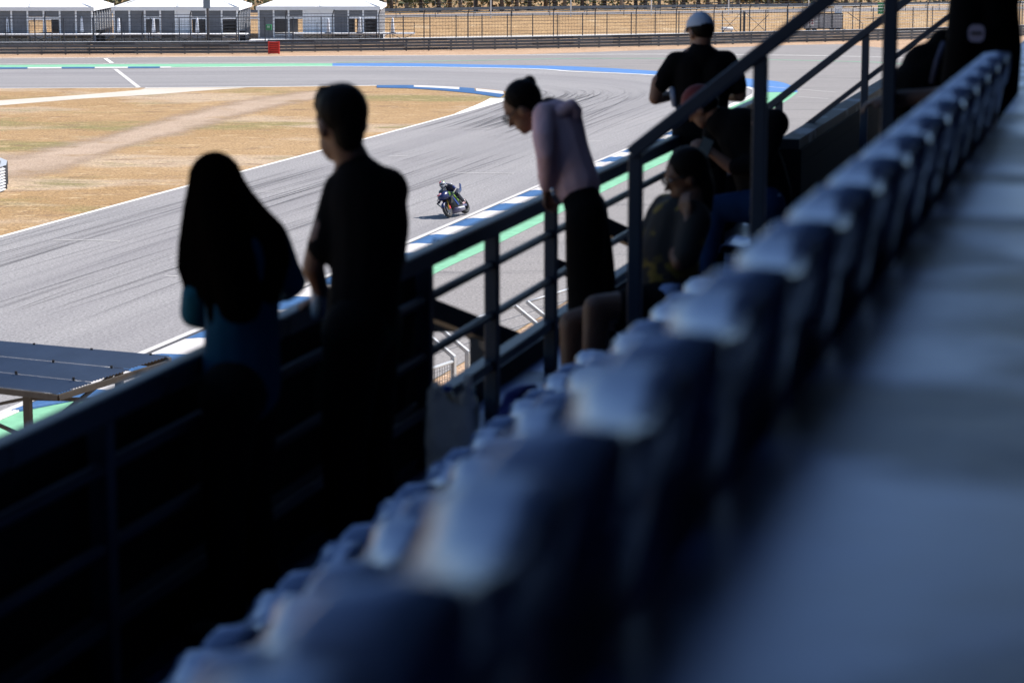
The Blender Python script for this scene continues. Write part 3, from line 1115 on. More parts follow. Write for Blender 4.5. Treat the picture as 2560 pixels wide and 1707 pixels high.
# ---------------------------------------------------------------- marquees
bd = (onz(690, 134.4) - onz(0, 137.6)).normalized()
TENT_RZ = math.atan2(bd.y, bd.x)
def tent(label, pxl, pxr, py, variant, eave=3.28, depth=11.0):
    """pxl, pxr: pixel columns of the two front corners at ground row py"""
    a, b = onz(pxl, py), onz(pxr, py)
    dd = (b - a)
    W = dd.length
    rz = math.atan2(dd.y, dd.x)
    t = thing('marquee', label, 'tent', (a + b) / 2, rz, 'white marquees behind the guardrail')
    w2 = W / 2
    o = 0.18
    ridge = eave + 2.0
    def part(name, mb, m, smooth=False):
        return mb.build(name, m, t, smooth=smooth, local=True)
    # roof: ridge runs front to back, cloth panels split at the frames, slightly sagging
    bays = 3
    hipd = 4.6
    for s in (-1, 1):
        for k in range(bays):
            y0 = -o + (depth + 2 * o) * k / bays
            y1 = -o + (depth + 2 * o) * (k + 1) / bays - 0.02
            mb = MB()
            g = []
            nx, ny = 16, 12
            for j in range(ny + 1):
                for i in range(nx + 1):
                    u = i / nx
                    x = s * (w2 + o) * (1 - u)
                    y = y0 + (y1 - y0) * j / ny
                    fr = min(1.0, (y + o) / hipd)
                    z = eave + (ridge - eave) * min(u, fr) - 0.10 * math.sin(math.pi * u) * math.sin(math.pi * j / ny)
                    g.append(Vector((x, y, z)))
            fs = []
            for j in range(ny):
                for i in range(nx):
                    q = j * (nx + 1) + i
                    fs.append((q, q + 1, q + nx + 2, q + nx + 1))
            mb.add(g, fs)
            ob = part('roof_panel', mb, M_canvas, True)
            sd = ob.modifiers.new('thick', 'SOLIDIFY')
            sd.thickness = 0.02
    for s in (-1, 1):
        mb = MB()
        mb.tube([(s * (w2 + o), -o - 0.03, eave + 0.02), (0, 4.6, ridge + 0.05)], 0.05, 6)
        part('hip_seam', mb, M_canvas)
    mb = MB().tube([(0, -o - 0.06, eave), (0, 4.6, ridge + 0.06)], 0.05, 6)
    part('centre_seam', mb, M_canvas)
    # valance boards
    part('front_valance', MB().box((0, -o - 0.05, eave - 0.10), (W + 2 * o + 0.1, 0.06, 0.34)), M_canvas)
    for s in (-1, 1):
        part('side_valance', MB().box((s * (w2 + o), depth / 2, eave - 0.10), (0.06, depth + 2 * o, 0.34)), M_canvas)
    # wall frames and panes along the front and both sides
    n = 8
    for k in range(n + 1):
        x = -w2 + W * k / n
        part('post', MB().box((x, 0, eave / 2 - 0.1), (0.15, 0.14, eave - 0.2)), M_frame)
    for k in range(n):
        x = -w2 + W * (k + 0.5) / n
        pw = W / n - 0.17
        kind = variant[k]
        if kind == 'g':
            part('pane', MB().box((x, 0.05, eave / 2 - 0.05), (pw, 0.03, eave - 0.45)), M_glass)
        elif kind == 'w':
            part('wall_panel', MB().box((x, 0.05, eave / 2 - 0.05), (pw, 0.04, eave - 0.4)), M_frame)
        elif kind == 'd':
            part('pane', MB().box((x, 0.05, eave - 0.55), (pw, 0.03, 0.55)), M_glass)
            part('door_rail', MB().box((x, 0.04, eave - 0.95), (pw, 0.05, 0.22)), M_frame)
            part('door_rail', MB().box((x, 0.04, 0.75), (pw, 0.05, 0.12)), M_frame)
    for s in (-1, 1):
        for k in range(1, 9):
            y = depth * k / 8
            part('side_post', MB().box((s * w2, y, eave / 2 - 0.1), (0.10, 0.12, eave - 0.2)), M_frame)
        part('side_pane', MB().box((s * (w2 - 0.06), depth / 2, eave / 2 - 0.3), (0.03, depth - 0.2, eave - 0.8)), M_glass)
    for k in range(4):
        x = -w2 + W * (k + 0.5) / 4
        if k != 1:
            part('back_panel', MB().box((x, depth, eave / 2), (W / 4 - 0.2, 0.05, eave - 0.4)), M_glass)
    part('floor', MB().box((0, depth / 2, 0.25), (W, depth, 0.5)), M_deck)
    return t
tent('white marquee cut off by the frame, first behind the guardrail', -90, 232, 110, 'gdggddgg')
tent('white marquee in the middle, behind the grey lamp post', 287, 594, 109, 'ggdgwdgd')
tent('white marquee beside the open grassy bank, last of the three', 648, 946, 107.5, 'gddwwgdd')

# ---------------------------------------------------------------- decks with railings, parasols
def deck(label, pxl, pxr, py, h=0.92, rail=True):
    a, b = onz(pxl, py), onz(pxr, py)
    dd = b - a
    W = dd.length
    t = thing('deck', label, 'deck', (a + b) / 2, math.atan2(dd.y, dd.x), 'viewing decks')
    nb = max(2, int(W / 2.0))
    for k in range(nb):
        x = -W / 2 + W * (k + 0.5) / nb
        MB().box((x, 1.2, h), (W / nb - 0.03, 2.4, 0.09)).build('deck_board', M_deck, t, local=True)
        for s in (-1, 1):
            x0 = x - s * W / nb * 0.42
            x1 = x + s * W / nb * 0.42
            MB().beam((x0, 0.1, 0.02), (x1, 0.1, h - 0.05), 0.05, 0.05).build('scissor_leg', M_fence, t, local=True)
        MB().beam((x - W / nb / 2, 0.1, 0), (x - W / nb / 2, 0.1, h), 0.07, 0.07).build('leg', M_fence, t, local=True)
    if rail:
        for k in range(nb + 1):
            x = -W / 2 + W * k / nb
            MB().beam((x, 0.12, h), (x, 0.12, h + 1.05), 0.04, 0.04).build('rail_post', M_fence, t, local=True)
        for zz in (0.35, 0.7, 1.05):
            MB().beam((-W / 2, 0.12, h + zz), (W / 2, 0.12, h + zz), 0.035, 0.035).build('rail', M_fence, t, local=True)
    return t
deck('raised grey deck on scissor legs in front of the first marquee', -90, 240, 113)
deck('raised grey deck on scissor legs in front of the middle marquee', 250, 615, 112.5)
deck('raised grey deck on scissor legs with dark rail ending beside the grassy bank', 732, 1036, 110.5)
deck('low dark deck behind the red panel and the green box', 622, 728, 112, h=0.35, rail=False)
def parasol(x, ytop, ybot, label, lean=0):
    c = onz(x, 110, 0.0)
    t = thing('closed_parasol', label, 'parasol', c, group='closed white parasols')
    sc = FPX / 206.0
    h = (ybot - ytop) / 29.0
    z0 = 1.0
    pts = [Vector((0, 0, z0 + h * q)) + Vector((0.05 * lean * q, 0, 0)) for q in (0, 0.06, 0.35, 0.7, 0.93, 1.0)]
    MB().tube(pts, [0.13, 0.19, 0.155, 0.125, 0.10, 0.03], 10).build('folded_cloth', M_parasol, t, smooth=True, local=True)
    MB().tube([(0, 0, 0.0), (0, 0, z0 + 0.1)], 0.03, 6).build('pole', M_fence, t, local=True)
    MB().box((0, 0, 0.99), (0.6, 0.6, 0.05)).build('base', M_fence, t, local=True)
pl = ['beside the frame edge', 'in front of the first marquee door', 'at the end of the first marquee', 'at the start of the middle marquee', 'in the middle of the middle marquee', 'near the grey lamp post',
      'in front of the white wall panels of the last marquee', 'leaning at the end of the last marquee', 'against the dry bank']
for (x, y0, y1), w in zip(((20, 41, 82), (113, 40, 82), (206, 39, 82), (298, 39, 80), (385, 36, 77), (494, 34, 76), (821, 32, 71), (899, 28, 70), (982, 28, 68)), pl):
    parasol(x, y0, y1, f'closed white parasol {w}', 1 if x == 899 else 0)

# lamp post with box
c = onz(521, 112.5)
t = thing('lamp_post', 'grey lamp post with a control box in front of the middle marquee', 'lamp post', c)
MB().tube([c, c + Vector((0, 0, 8))], [0.14, 0.10], 10).build('pole', M_galvd, t, smooth=True)
MB().box(c + Vector((-0.05, -0.2, 3.75)), (0.62, 0.25, 0.9)).build('control_box', mat('box_blue_grey', (0.20, 0.24, 0.30), rough=0.5), t)
# green marshal box on a post
c = onz(673, 111.5)
t = thing('marshal_box', 'green box on a thin post beside the red panel', 'box', c)
MB().tube([c, c + Vector((0, 0, 1.4))], 0.04, 6).build('post', M_fence, t)
bevel(MB().box(c + Vector((0, -0.1, 1.55)), (0.52, 0.35, 0.5)).build('box_body', M_green, t), 0.04)
MB().box(c + Vector((-0.02, -0.285, 1.6)), (0.26, 0.02, 0.22)).build('pale_mark', mat('pale_green', (0.35, 0.6, 0.45)), t)
# black crates between the tents
for (x, y, w, h, d, lab) in ((249, 107, 1.05, 1.1, 0.6, 'black stacked speaker case between the first and middle marquees'), (604, 106.5, 0.7, 1.0, 0.6, 'black wheeled case between the middle and last marquees'), (953, 105, 0.4, 0.9, 0.5, 'black box standing beside the last marquee')):
    c = onz(x, y)
    t = thing('equipment_case', lab, 'case', c)
    bevel(MB().box(c + Vector((0, 0, h / 2 + 0.05)), (w, d, h)).build('case_body', M_black, t), 0.03)
    MB().box(c + Vector((0, -d / 2 - 0.01, h * 0.6)), (w * 0.8, 0.02, 0.05)).build('handle', M_galvd, t)

# ---------------------------------------------------------------- trailer with corner number boards
def text_mesh(s, size, m, parent, loc, rot, name='lettering', extrude=0.004):
    cu = bpy.data.curves.new(name, 'FONT')
    cu.body = s
    cu.size = size
    cu.align_x = 'CENTER'
    cu.align_y = 'CENTER'
    cu.extrude = extrude
    cu.offset = size * 0.02
    tmp = bpy.data.objects.new('tmp', cu)
    col.objects.link(tmp)
    dg = bpy.context.evaluated_depsgraph_get()
    me = bpy.data.meshes.new_from_object(tmp.evaluated_get(dg))
    bpy.data.objects.remove(tmp)
    o = bpy.data.objects.new(name, me)
    me.materials.clear()
    me.materials.append(m)
    col.objects.link(o)
    o.parent = parent
    o.location = loc
    o.rotation_euler = rot
    return o
M_sign = mat('sign_white', (0.75, 0.75, 0.77), rough=0.5)
M_signred = mat('sign_red', (0.25, 0.015, 0.05), rough=0.5)
M_trailer = mat('trailer_grey', (0.36, 0.37, 0.40), rough=0.5, noise=(1, 0.1))
c = onz(2055, 83.5)
t = thing('trailer', 'grey box trailer standing behind the guardrail by the number board', 'trailer', c)
MB().box(c + Vector((0, 0, 1.25)), (3.85, 1.8, 1.45)).build('body', M_trailer, t)
for x in (-1.93, -0.45, 0.9, 1.93):
    MB().box(c + Vector((x, -0.93, 1.25)), (0.07, 0.05, 1.5)).build('frame_post', M_fence, t)
for z in (0.5, 2.0):
    MB().box(c + Vector((0, -0.93, z)), (3.95, 0.06, 0.09)).build('frame_rail', M_fence, t)
for x in (-1.5, -0.9, 0.9, 1.5):
    MB().tube([c + Vector((x, -0.9, 0.28)), c + Vector((x, -0.7, 0.28))], 0.28, 12).build('wheel', M_black, t)
MB().beam(c + Vector((1.95, -0.6, 0.45)), c + Vector((2.9, -0.6, 0.2)), 0.1, 0.1).build('tow_bar', M_fence, t)
MB().box(c + Vector((1.6, 0, 2.35)), (0.62, 1.2, 0.75)).build('roof_box', M_sign, t)
def board(x, y, w, h, s, label):
    d = ray(x, y)
    p = EYE + d * ((onz(x, 86).y - 0.6) / d.y)
    t = thing('corner_number_board', label, 'sign', (p.x, p.y, 0))
    MB().box((0, 0, p.z), (w, 0.05, h)).build('panel', M_sign, t, local=True)
    MB().beam((0, 0.05, 0), (0, 0.05, p.z - h / 2), 0.06, 0.06).build('post', M_fence, t, local=True)
    text_mesh('12', s, M_signred, t, (0, -0.032, p.z), (math.pi / 2, 0, 0))
board(2027, 56.5, 0.62, 0.66, 0.56, 'white board with a dark red 12 in front of the grey trailer')
board(1984.5, 50, 0.26, 0.62, 0.24, 'narrow white board with a 12 beside the trailer end')
# steps rail beside the trailer
c = onz(2120, 80)
t = thing('stair_rail', 'thin dark handrail sloping down beside the grey trailer', 'handrail', c)
for k in range(2):
    MB().tube([c + Vector((-0.1, k * 0.5, 2.0)), c + Vector((1.5, k * 0.5, 0.85)), c + Vector((1.5, k * 0.5, 0))], 0.025, 6).build('rail', M_fence, t)
# white gas tank
c = onz(1818, 86)
t = thing('water_tank', 'small white cylindrical tank lying behind the guardrail', 'tank', c)
MB().tube([c + Vector((-0.62, 0, 0.5)), c + Vector((-0.55, 0, 0.5)), c + Vector((0.55, 0, 0.5)), c + Vector((0.62, 0, 0.5))], [0.1, 0.2, 0.2, 0.1], 14).build('shell', M_sign, t, smooth=True)
for s in (-1, 1):
    MB().box(c + Vector((s * 0.4, 0, 0.17)), (0.1, 0.3, 0.34)).build('foot', M_fence, t)
# green bin on the bank
c = foot_at(28) + Vector((0, 12.5, 1.2))
d = ray(2202, 34)
p = EYE + d * (c.y / d.y)
t = thing('waste_bin', 'small green bin at the top of the bank near the photographer', 'bin', (p.x, p.y, 1.2))
bevel(MB().box((0, 0, 0.62), (0.62, 0.5, 1.1)).build('body', M_green, t, local=True), 0.04)
MB().box((0, 0, 1.22), (0.7, 0.58, 0.1)).build('lid', M_green, t, local=True)
# low building with green roof behind the trees
c = foot_at(24) + Vector((0, 48, 1.4))
t = thing('far_shed', 'low dark shed with a green roof beyond the upper road', 'building', (33, c.y, 1.4))
MB().box((0, 2, 1.3), (11, 4, 2.6)).build('wall', mat('shed_wall', (0.05, 0.05, 0.055), rough=0.8), t, local=True)
MB().add([(-6.2, -0.8, 2.5), (6.2, -0.8, 2.5), (6.2, 4.6, 4.2), (-6.2, 4.6, 4.2)], [(0, 1, 2, 3)]).build('roof', mat('shed_green', (0.06, 0.22, 0.14), rough=0.6), t, local=True)
for k in range(4):
    MB().box((-4.2 + 2.8 * k, -0.02, 1.1), (1.3, 0.06, 1.6)).build('door', mat('shed_door', (0.14, 0.15, 0.17), rough=0.5), t, local=True)

# white guardrail end curving round at the frame edge
t, _, _ = guardrail('guardrail', 'pale curved guardrail end cut by the frame on the dry grass', [(-60, 500), (-25, 489), (6, 478), (16, 470), (14, 458), (-14, 448), (-60, 440)], 0.95, 4, section=1.2)
for ch in t.children:
    if ch.name.startswith('rail'):
        ch.data.materials.clear()
        ch.data.materials.append(mat('white_rail', (0.66, 0.67, 0.70), rough=0.5))
# ================================================================ GRANDSTAND
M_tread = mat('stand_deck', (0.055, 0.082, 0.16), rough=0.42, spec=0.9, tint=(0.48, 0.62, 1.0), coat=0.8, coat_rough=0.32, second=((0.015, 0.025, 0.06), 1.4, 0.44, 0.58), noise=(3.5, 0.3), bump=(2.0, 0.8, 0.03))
def patchy_gloss(m):
    """patches: the gloss coat comes and goes"""
    nt = m.node_tree
    bs = nt.nodes['Principled BSDF']
    tc = nt.nodes.new('ShaderNodeTexCoord')
    n = nt.nodes.new('ShaderNodeTexNoise')
    n.inputs['Scale'].default_value = 1.9
    n.inputs['Detail'].default_value = 4
    nt.links.new(tc.outputs['Object'], n.inputs['Vector'])
    mr = nt.nodes.new('ShaderNodeMapRange')
    mr.inputs['From Min'].default_value = 0.42
    mr.inputs['From Max'].default_value = 0.56
    mr.inputs['To Min'].default_value = 0.0
    mr.inputs['To Max'].default_value = 1.0
    nt.links.new(n.outputs['Fac'], mr.inputs['Value'])
    nt.links.new(mr.outputs[0], bs.inputs['Coat Weight'])
patchy_gloss(M_tread)
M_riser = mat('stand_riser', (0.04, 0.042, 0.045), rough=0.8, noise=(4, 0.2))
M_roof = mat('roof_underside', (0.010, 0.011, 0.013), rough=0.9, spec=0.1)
M_nobounce = mat('no_bounce_black', (0.008, 0.008, 0.010), rough=0.9, spec=0.1)  # black on the unseen rear steps, to keep bounced light down
M_rail = mat('rail_paint', (0.04, 0.056, 0.085), rough=0.45, spec=0.4, noise=(6, 0.12))
M_seat = mat('seat_plastic', (0.28, 0.355, 0.50), rough=0.30, spec=0.8, tint=(0.52, 0.67, 1.0), coat=0.35, coat_rough=0.14, noise=(5, 0.06), bump=(60, 0.06, 0.003))
M_bracket = mat('seat_bracket', (0.06, 0.065, 0.07), rough=0.5, metal=0.6)

U0, U1 = -2.99, 27.0
ROOF_EDGE = 2.0
FL_CAM, FL_2, FL_M, FL_1 = 0.62, 1.207, 1.80, 2.39
steps = [(-0.33, 0.42, FL_CAM), (0.42, 1.16, FL_2), (1.16, 1.90, FL_M), (1.90, 3.16, FL_1)]
for k in range(1, 12):
    steps.append((-0.33 - 0.74 * k, -0.33 - 0.74 * (k - 1), FL_CAM - 0.59 * k))
stand = thing('grandstand', 'shaded grey concrete grandstand with stepped rows and a dark roof', 'grandstand', S(4, 1, FL_1))
def slab(name, u0, u1, v0, v1, h0, h1, m, parent=stand):
    pts = [S(u0, v0, h1), S(u1, v0, h1), S(u1, v1, h1), S(u0, v1, h1)]
    return MB().prism(pts, h1 - h0).build(name, m, parent)
for (v0, v1, h) in steps:
    slab('tread', U0, U1, v0 + 0.004, v1, h, h + 0.16, M_tread if v0 > -0.4 else M_nobounce)
    slab('riser', U0, U1, v1 - 0.10, v1 - 0.004, h + 0.163, h + 0.62, M_riser if v0 > -0.4 else M_nobounce)
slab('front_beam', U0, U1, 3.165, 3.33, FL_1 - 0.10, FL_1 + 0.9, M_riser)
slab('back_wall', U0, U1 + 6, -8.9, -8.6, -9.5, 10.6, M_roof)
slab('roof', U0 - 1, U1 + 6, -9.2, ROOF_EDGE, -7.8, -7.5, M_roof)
slab('sky_block_wall', -3.3, -3.0, -8.6, 12.5, -7.49, CAM_H - 0.01, M_roof)  # unseen wall added to block sky light from behind the eye
for u in (2, 10.5, 19, 26):
    slab('column', u, u + 0.35, -4.0, -3.6, -7.49, -2.4, M_riser)
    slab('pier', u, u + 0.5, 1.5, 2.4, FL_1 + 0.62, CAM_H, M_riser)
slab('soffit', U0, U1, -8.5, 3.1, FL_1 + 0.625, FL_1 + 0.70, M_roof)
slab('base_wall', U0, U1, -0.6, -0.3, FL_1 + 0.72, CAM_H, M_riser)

# ---------------------------------------------------------------- seats
def seat_mesh():
    prof = [(-0.046, -0.095), (-0.056, -0.050), (-0.060, -0.016), (-0.054, -0.003), (-0.030, 0.0), (0.010, -0.006), (0.034, -0.026), (0.042, -0.11), (0.048, -0.19), (0.064, -0.265), (0.100, -0.318), (0.150, -0.340), (0.21, -0.338), (0.27, -0.330), (0.315, -0.334), (0.34, -0.355), (0.348, -0.385)]
    qs = [-1, -0.97, -0.92, -0.84, -0.72, -0.55, -0.35, -0.15, 0, 0.15, 0.35, 0.55, 0.72, 0.84, 0.92, 0.97, 1]
    nx = len(qs) - 1
    w = 0.214
    g = []
    for i, q in enumerate(qs):
        for j, (y, z) in enumerate(prof):
            back = 1.0 if j < 9 else max(0, 1 - (j - 8) / 4)
            pan = 0 if j < 10 else min(1, (j - 9) / 4)
            top = max(0.0, 1 + z / 0.16)
            yy = y + 0.035 * abs(q) ** 2.0 * back - 0.03 * abs(q) ** 4 * (1 if j > 13 else 0)
            # rounded upper corners, a slight crown and a raised roll at each end of the rim
            zz = z + back * top * (-0.070 * max(0, (abs(q) - 0.70) / 0.30) ** 2.2 + 0.014 * math.exp(-((abs(q) - 0.78) / 0.13) ** 2) - 0.012 * math.exp(-(q / 0.35) ** 2)) + 0.022 * abs(q) ** 3 * pan
            if j < 4:
                yy -= 0.022 * math.exp(-((abs(q) - 0.74) / 0.18) ** 2)
            taper = 1 - 0.10 * back * min(1, abs(z) / 0.25)
            g.append(Vector((q * w * taper, yy, zz)))
    n = len(prof)
    fs = []
    for i in range(nx):
        for j in range(n - 1):
            a = i * n + j
            fs.append((a, a + 1, a + n + 1, a + n))
    mb = MB().add(g, fs)
    me = mb.mesh('seat_shell', smooth=True)
    bm = bmesh.new()
    bm.from_mesh(me)
    bmesh.ops.recalc_face_normals(bm, faces=bm.faces)
    bmesh.ops.solidify(bm, geom=bm.faces[:], thickness=0.011)
    bm.to_mesh(me)
    bm.free()
    me.polygons.foreach_set('use_smooth', [True] * len(me.polygons))
    me.materials.append(M_seat)
    return me
def back_mesh():
    """outer skin of the backrest seen from behind"""
    mb = MB()
    nx, nz = 12, 6
    g = []
    for i in range(nx + 1):
        q = -1 + 2 * i / nx
        for j in range(nz + 1):
            t = j / nz
            z = -0.085 - 0.26 * t
            w = 0.205 * (1 - 0.24 * t ** 1.3)
            g.append(Vector((q * w, -0.045 + 0.040 * abs(q) ** 2.2 + 0.06 * t ** 1.5, z - 0.03 * abs(q) ** 4 * (1 - t))))
    fs = []
    for i in range(nx):
        for j in range(nz):
            a = i * (nz + 1) + j
            fs.append((a, a + 1, a + nz + 2, a + nz + 1))
    me = mb.add(g, fs).mesh('back_skin', smooth=True)
    me.materials.append(M_seat)
    return me
def bracket_mesh():
    mb = MB()
    mb.box((0, 0.20, -0.365), (0.28, 0.24, 0.03))
    me = mb.mesh('bracket')
    me.materials.append(M_bracket)
    return me
def leg_mesh():
    mb = MB()
    mb.beam((0, 0.18, -0.38), (0, 0.10, -0.785), 0.045, 0.06, up=(0, 1, 0))
    mb.box((0, 0.10, -0.78), (0.10, 0.14, 0.012))
    me = mb.mesh('leg')
    me.materials.append(M_bracket)
    return me
SEAT, BACK, BRK, LEG = seat_mesh(), back_mesh(), bracket_mesh(), leg_mesh()
SEAT_RZ = math.atan2(RD.y, RD.x) + math.pi      # local +y faces the track
def seat(u, v, h, label, group):
    t = thing('stadium_seat', label, 'seat', S(u, v, h), math.atan2(ND.y, ND.x) - math.pi / 2, group)
    inst('seat_shell', SEAT, t)
    inst('back_skin', BACK, t)
    inst('bracket', BRK, t)
    for s in (-0.12, 0.12):
        inst('leg', LEG, t, (s, 0, 0))
random.seed(2)
for n in range(-2, 14):
    seat(1.609 + 0.5 * n, 0.465, 0.427, f'blurred blue-grey bucket seat, {words_n[n + 2]} from the near end of the row beside the pale floor', 'seats of the nearest row')
for n in range(0, 10):
    seat(2.25 + 0.5 * n, 1.20, 1.02, f'blue-grey bucket seat, {words_n[n]} from the near end of the middle row', 'seats of the middle row')
for n in range(-2, 8):
    seat(5.24 + 0.5 * n, 1.98, 1.61, f'blue-grey bucket seat, {words_n[n + 2]} from the near end of the row behind the railing', 'seats of the front row')

# ---------------------------------------------------------------- projection helper
def proj(p):
    d = Vector(p) - EYE
    z = d.dot(_fw)
    return 1280 + FPX * d.dot(_rt) / z, 853.5 - FPX * d.dot(_up) / z
def u_for_x(px, v, h):
    lo, hi = 2.0, 80.0
    for _ in range(50):
        m = (lo + hi) / 2
        if proj(S(m, v, h))[0] < px:
            lo = m
        else:
            hi = m
    return (lo + hi) / 2

# ---------------------------------------------------------------- front railing
VR, HR = 3.01, 1.42
railing = thing('railing', 'dark blue-grey steel railing along the front of the stand', 'railing', S(9, VR, FL_1))
ur0 = u_for_x(250, VR, HR)
ur1 = u_for_x(1230, VR, HR)
pitch = (ur1 - ur0) / 4
us = [ur0 + pitch * k for k in range(-3, 5)] + [u_for_x(1378, VR, HR)]
u_st = u_for_x(1592, VR, HR)
us += [u_st]
us += [u_st + 2.4 * k for k in range(1, 3)]
for u in us:
    if True:
        bevel(MB().beam(S(u, VR, HR + 0.03), S(u, VR, FL_1), 0.066, 0.066, up=tuple(RD)).build('post', M_rail, railing), 0.006)
ua, ub = us[0] - 1.0, us[-1] + 0.4
bevel(MB().beam(S(ua, VR, HR + 0.03), S(ub, VR, HR + 0.03), 0.07, 0.085).build('top_rail', M_rail, railing), 0.012)
for h in (1.635, 1.885):
    MB().tube([S(ua, VR, h), S(ub, VR, h)], 0.022, 10).build('middle_rail', M_rail, railing, smooth=True)
bevel(MB().beam(S(ua, VR + 0.02, 2.13), S(ub, VR + 0.02, 2.13), 0.08, 0.05).build('bottom_rail', M_rail, railing), 0.008)
# black cloth banner tied along the outside of the railing, ending beside the standing man
ban = thing('banner', 'black cloth banner tied outside the railing, ending behind the tall person', 'banner', S(6, VR + 0.08, HR + 0.1))
ue = u_for_x(1084, VR + 0.07, 1.7)
mbn = MB()
nu, nh = 90, 14
g = []
for i in range(nu + 1):
    uu = (ur0 - 3 * pitch) + (ue - (ur0 - 3 * pitch)) * i / nu
    for j in range(nh + 1):
        hh = HR + 0.075 + (FL_1 + 0.55 - HR - 0.075) * j / nh
        w = 0.012 * math.sin(uu * 9 + j * 0.5) + 0.006 * math.sin(uu * 23 + j)
        g.append(S(uu + (0.012 * math.sin(j * 1.7) if i == nu else 0), VR + 0.075 + w, hh))
fs = []
for i in range(nu):
    for j in range(nh):
        a = i * (nh + 1) + j
        fs.append((a, a + 1, a + nh + 2, a + nh + 1))
bo = mbn.add(g, fs).build('cloth', mat('banner_black', (0.008, 0.009, 0.011), rough=0.9, spec=0.15), ban, smooth=True)
bo.modifiers.new('t', 'SOLIDIFY').thickness = 0.003
for k in range(6):
    uu = ue - 0.03 - k * 1.14
    MB().tube([S(uu, VR + 0.06, HR + 0.10), S(uu, VR - 0.05, HR + 0.06), S(uu, VR - 0.06, HR + 0.0), S(uu, VR + 0.06, HR - 0.01), S(uu, VR + 0.075, HR + 0.09)], 0.004, 5).build('tie', M_black, ban)
# dark cloth added to black out the bright gap behind the seated pair
ban2 = thing('banner', 'black cloth added to darken the railing gap behind the seated pair', 'banner', S(u_st + 2, VR + 0.07, HR + 0.1))
ub0, ub1 = u_for_x(1712, VR + 0.07, 1.7), u_for_x(1862, VR + 0.07, 1.7)
g2 = []
for i in range(31):
    uu = ub0 + (ub1 - ub0) * i / 30
    for j in range(9):
        hh = HR + 0.075 + (FL_1 + 0.4 - HR - 0.075) * j / 8
        g2.append(S(uu, VR + 0.075 + 0.012 * math.sin(uu * 8 + j * 0.6), hh))
b2 = MB().add(g2, [(i * 9 + j, i * 9 + j + 1, i * 9 + j + 10, i * 9 + j + 9) for i in range(30) for j in range(8)]).build('cloth', MATS['banner_black'], ban2, smooth=True)
b2.modifiers.new('t', 'SOLIDIFY').thickness = 0.003
for k in range(3):
    uu = ub0 + 0.1 + k * 1.5
    MB().tube([S(uu, VR + 0.06, HR + 0.10), S(uu, VR - 0.05, HR + 0.06), S(uu, VR - 0.06, HR + 0.0), S(uu, VR + 0.075, HR + 0.09)], 0.004, 5).build('tie', M_black, ban2)
# struts outside the railing that carry the front
strut = thing('front_bracing', 'dark diagonal steel struts outside the railing', 'bracing', S(ur1, VR + 1.0, FL_1 + 1))
def strutbar(pa, pb, da, db, w=0.09):
    MB().beam(at(*pa, da), at(*pb, db), w, w).build('strut', mat('strut_dark', (0.03, 0.036, 0.045), rough=0.5), strut)
strutbar((1040, 760), (1330, 872), 12.5, 13.6, 0.10)
strutbar((1010, 812), (1195, 812), 13.4, 13.4, 0.07)
strutbar((1196, 800), (1196, 1010), 13.3, 13.3, 0.08)
strutbar((1180, 815), (1240, 860), 13.4, 13.2, 0.10)
strutbar((1500, 560), (1640, 625), 16.0, 16.4, 0.10)
strutbar((1380, 660), (1480, 700), 15.0, 15.2, 0.08)

# ---------------------------------------------------------------- stair handrails climbing with the rake
def handrail(label, u, v0, h0, posts, r, ext0, ext1, mid=False, rake=0.797):
    t = thing('stair_handrail', label, 'handrail', S(u, v0, FL_1), group='stair handrails')
    a = S(u, v0 - ext0, h0 - rake * ext0)
    b = S(u, v0 - ext1, h0 - rake * ext1)
    bevel(MB().beam(a, b, r * 1.35, r).build('handrail_bar', M_rail, t), 0.008)
    if mid:
        d = Vector((0, 0, -0.42))
        MB().beam(a + d, b + d, r * 0.8, r * 0.7).build('middle_bar', M_rail, t)
    for k in posts:
        top = S(u, v0 - k, h0 - rake * k + 0.02)
        bevel(MB().beam(top, top - Vector((0, 0, 1.15 if v0 > 2.5 else 1.30)), r, r, up=tuple(RD)).build('post', M_rail, t), 0.006)
    return t
u_h = u_for_x(1590, 2.1, 0.967)
handrail('thick dark handrail climbing the near side of the stair beside the seated pair', u_h, 2.1, 0.967, (0.0, 0.542, 1.09), 0.060, -0.02, 2.2)
us2 = u_for_x(1948, VR, 1.50)
lo_, hi_ = 0.0, 3.0
for _ in range(40):
    m_ = (lo_ + hi_) / 2
    if proj(S(us2, VR - m_, 1.50 - 0.797 * m_))[0] < 2165:
        lo_ = m_
    else:
        hi_ = m_
handrail('thinner dark handrail farther along, climbing beyond the seated pair', us2, VR, 1.50, (0.0, lo_), 0.062, -0.2, 3.0, mid=True)

# solid parapet at the head of the stair, its top ledge in the light
par = thing('parapet_wall', 'solid parapet wall with a shade-black face and a worn, lit top beyond the stair', 'wall', S(us2, VR, FL_1))
M_par = mat('parapet_concrete', (0.018, 0.02, 0.024), rough=0.7, second=((0.14, 0.155, 0.19), 2.2, 0.56, 0.60), noise=(8, 0.2))  # paler patches stand for light on the ledge as well as wear
pu0 = u_for_x(1890, 2.95, 1.72)
pu1 = u_for_x(2206, 2.95, 1.72)
def pslab(name, u0, u1, v0, v1, h0, h1, m):
    return slab(name, u0, u1, v0, v1, h0, h1, m, par)
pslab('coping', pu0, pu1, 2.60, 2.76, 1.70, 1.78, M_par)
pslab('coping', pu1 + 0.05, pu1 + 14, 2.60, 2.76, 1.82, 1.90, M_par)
pslab('body', pu0, pu1 + 14, 2.58, 2.80, 1.905, 3.0, M_roof)  # black in place of the shade on the wall face
pslab('body', pu0, pu1, 2.58, 2.80, 1.785, 1.9, M_roof)
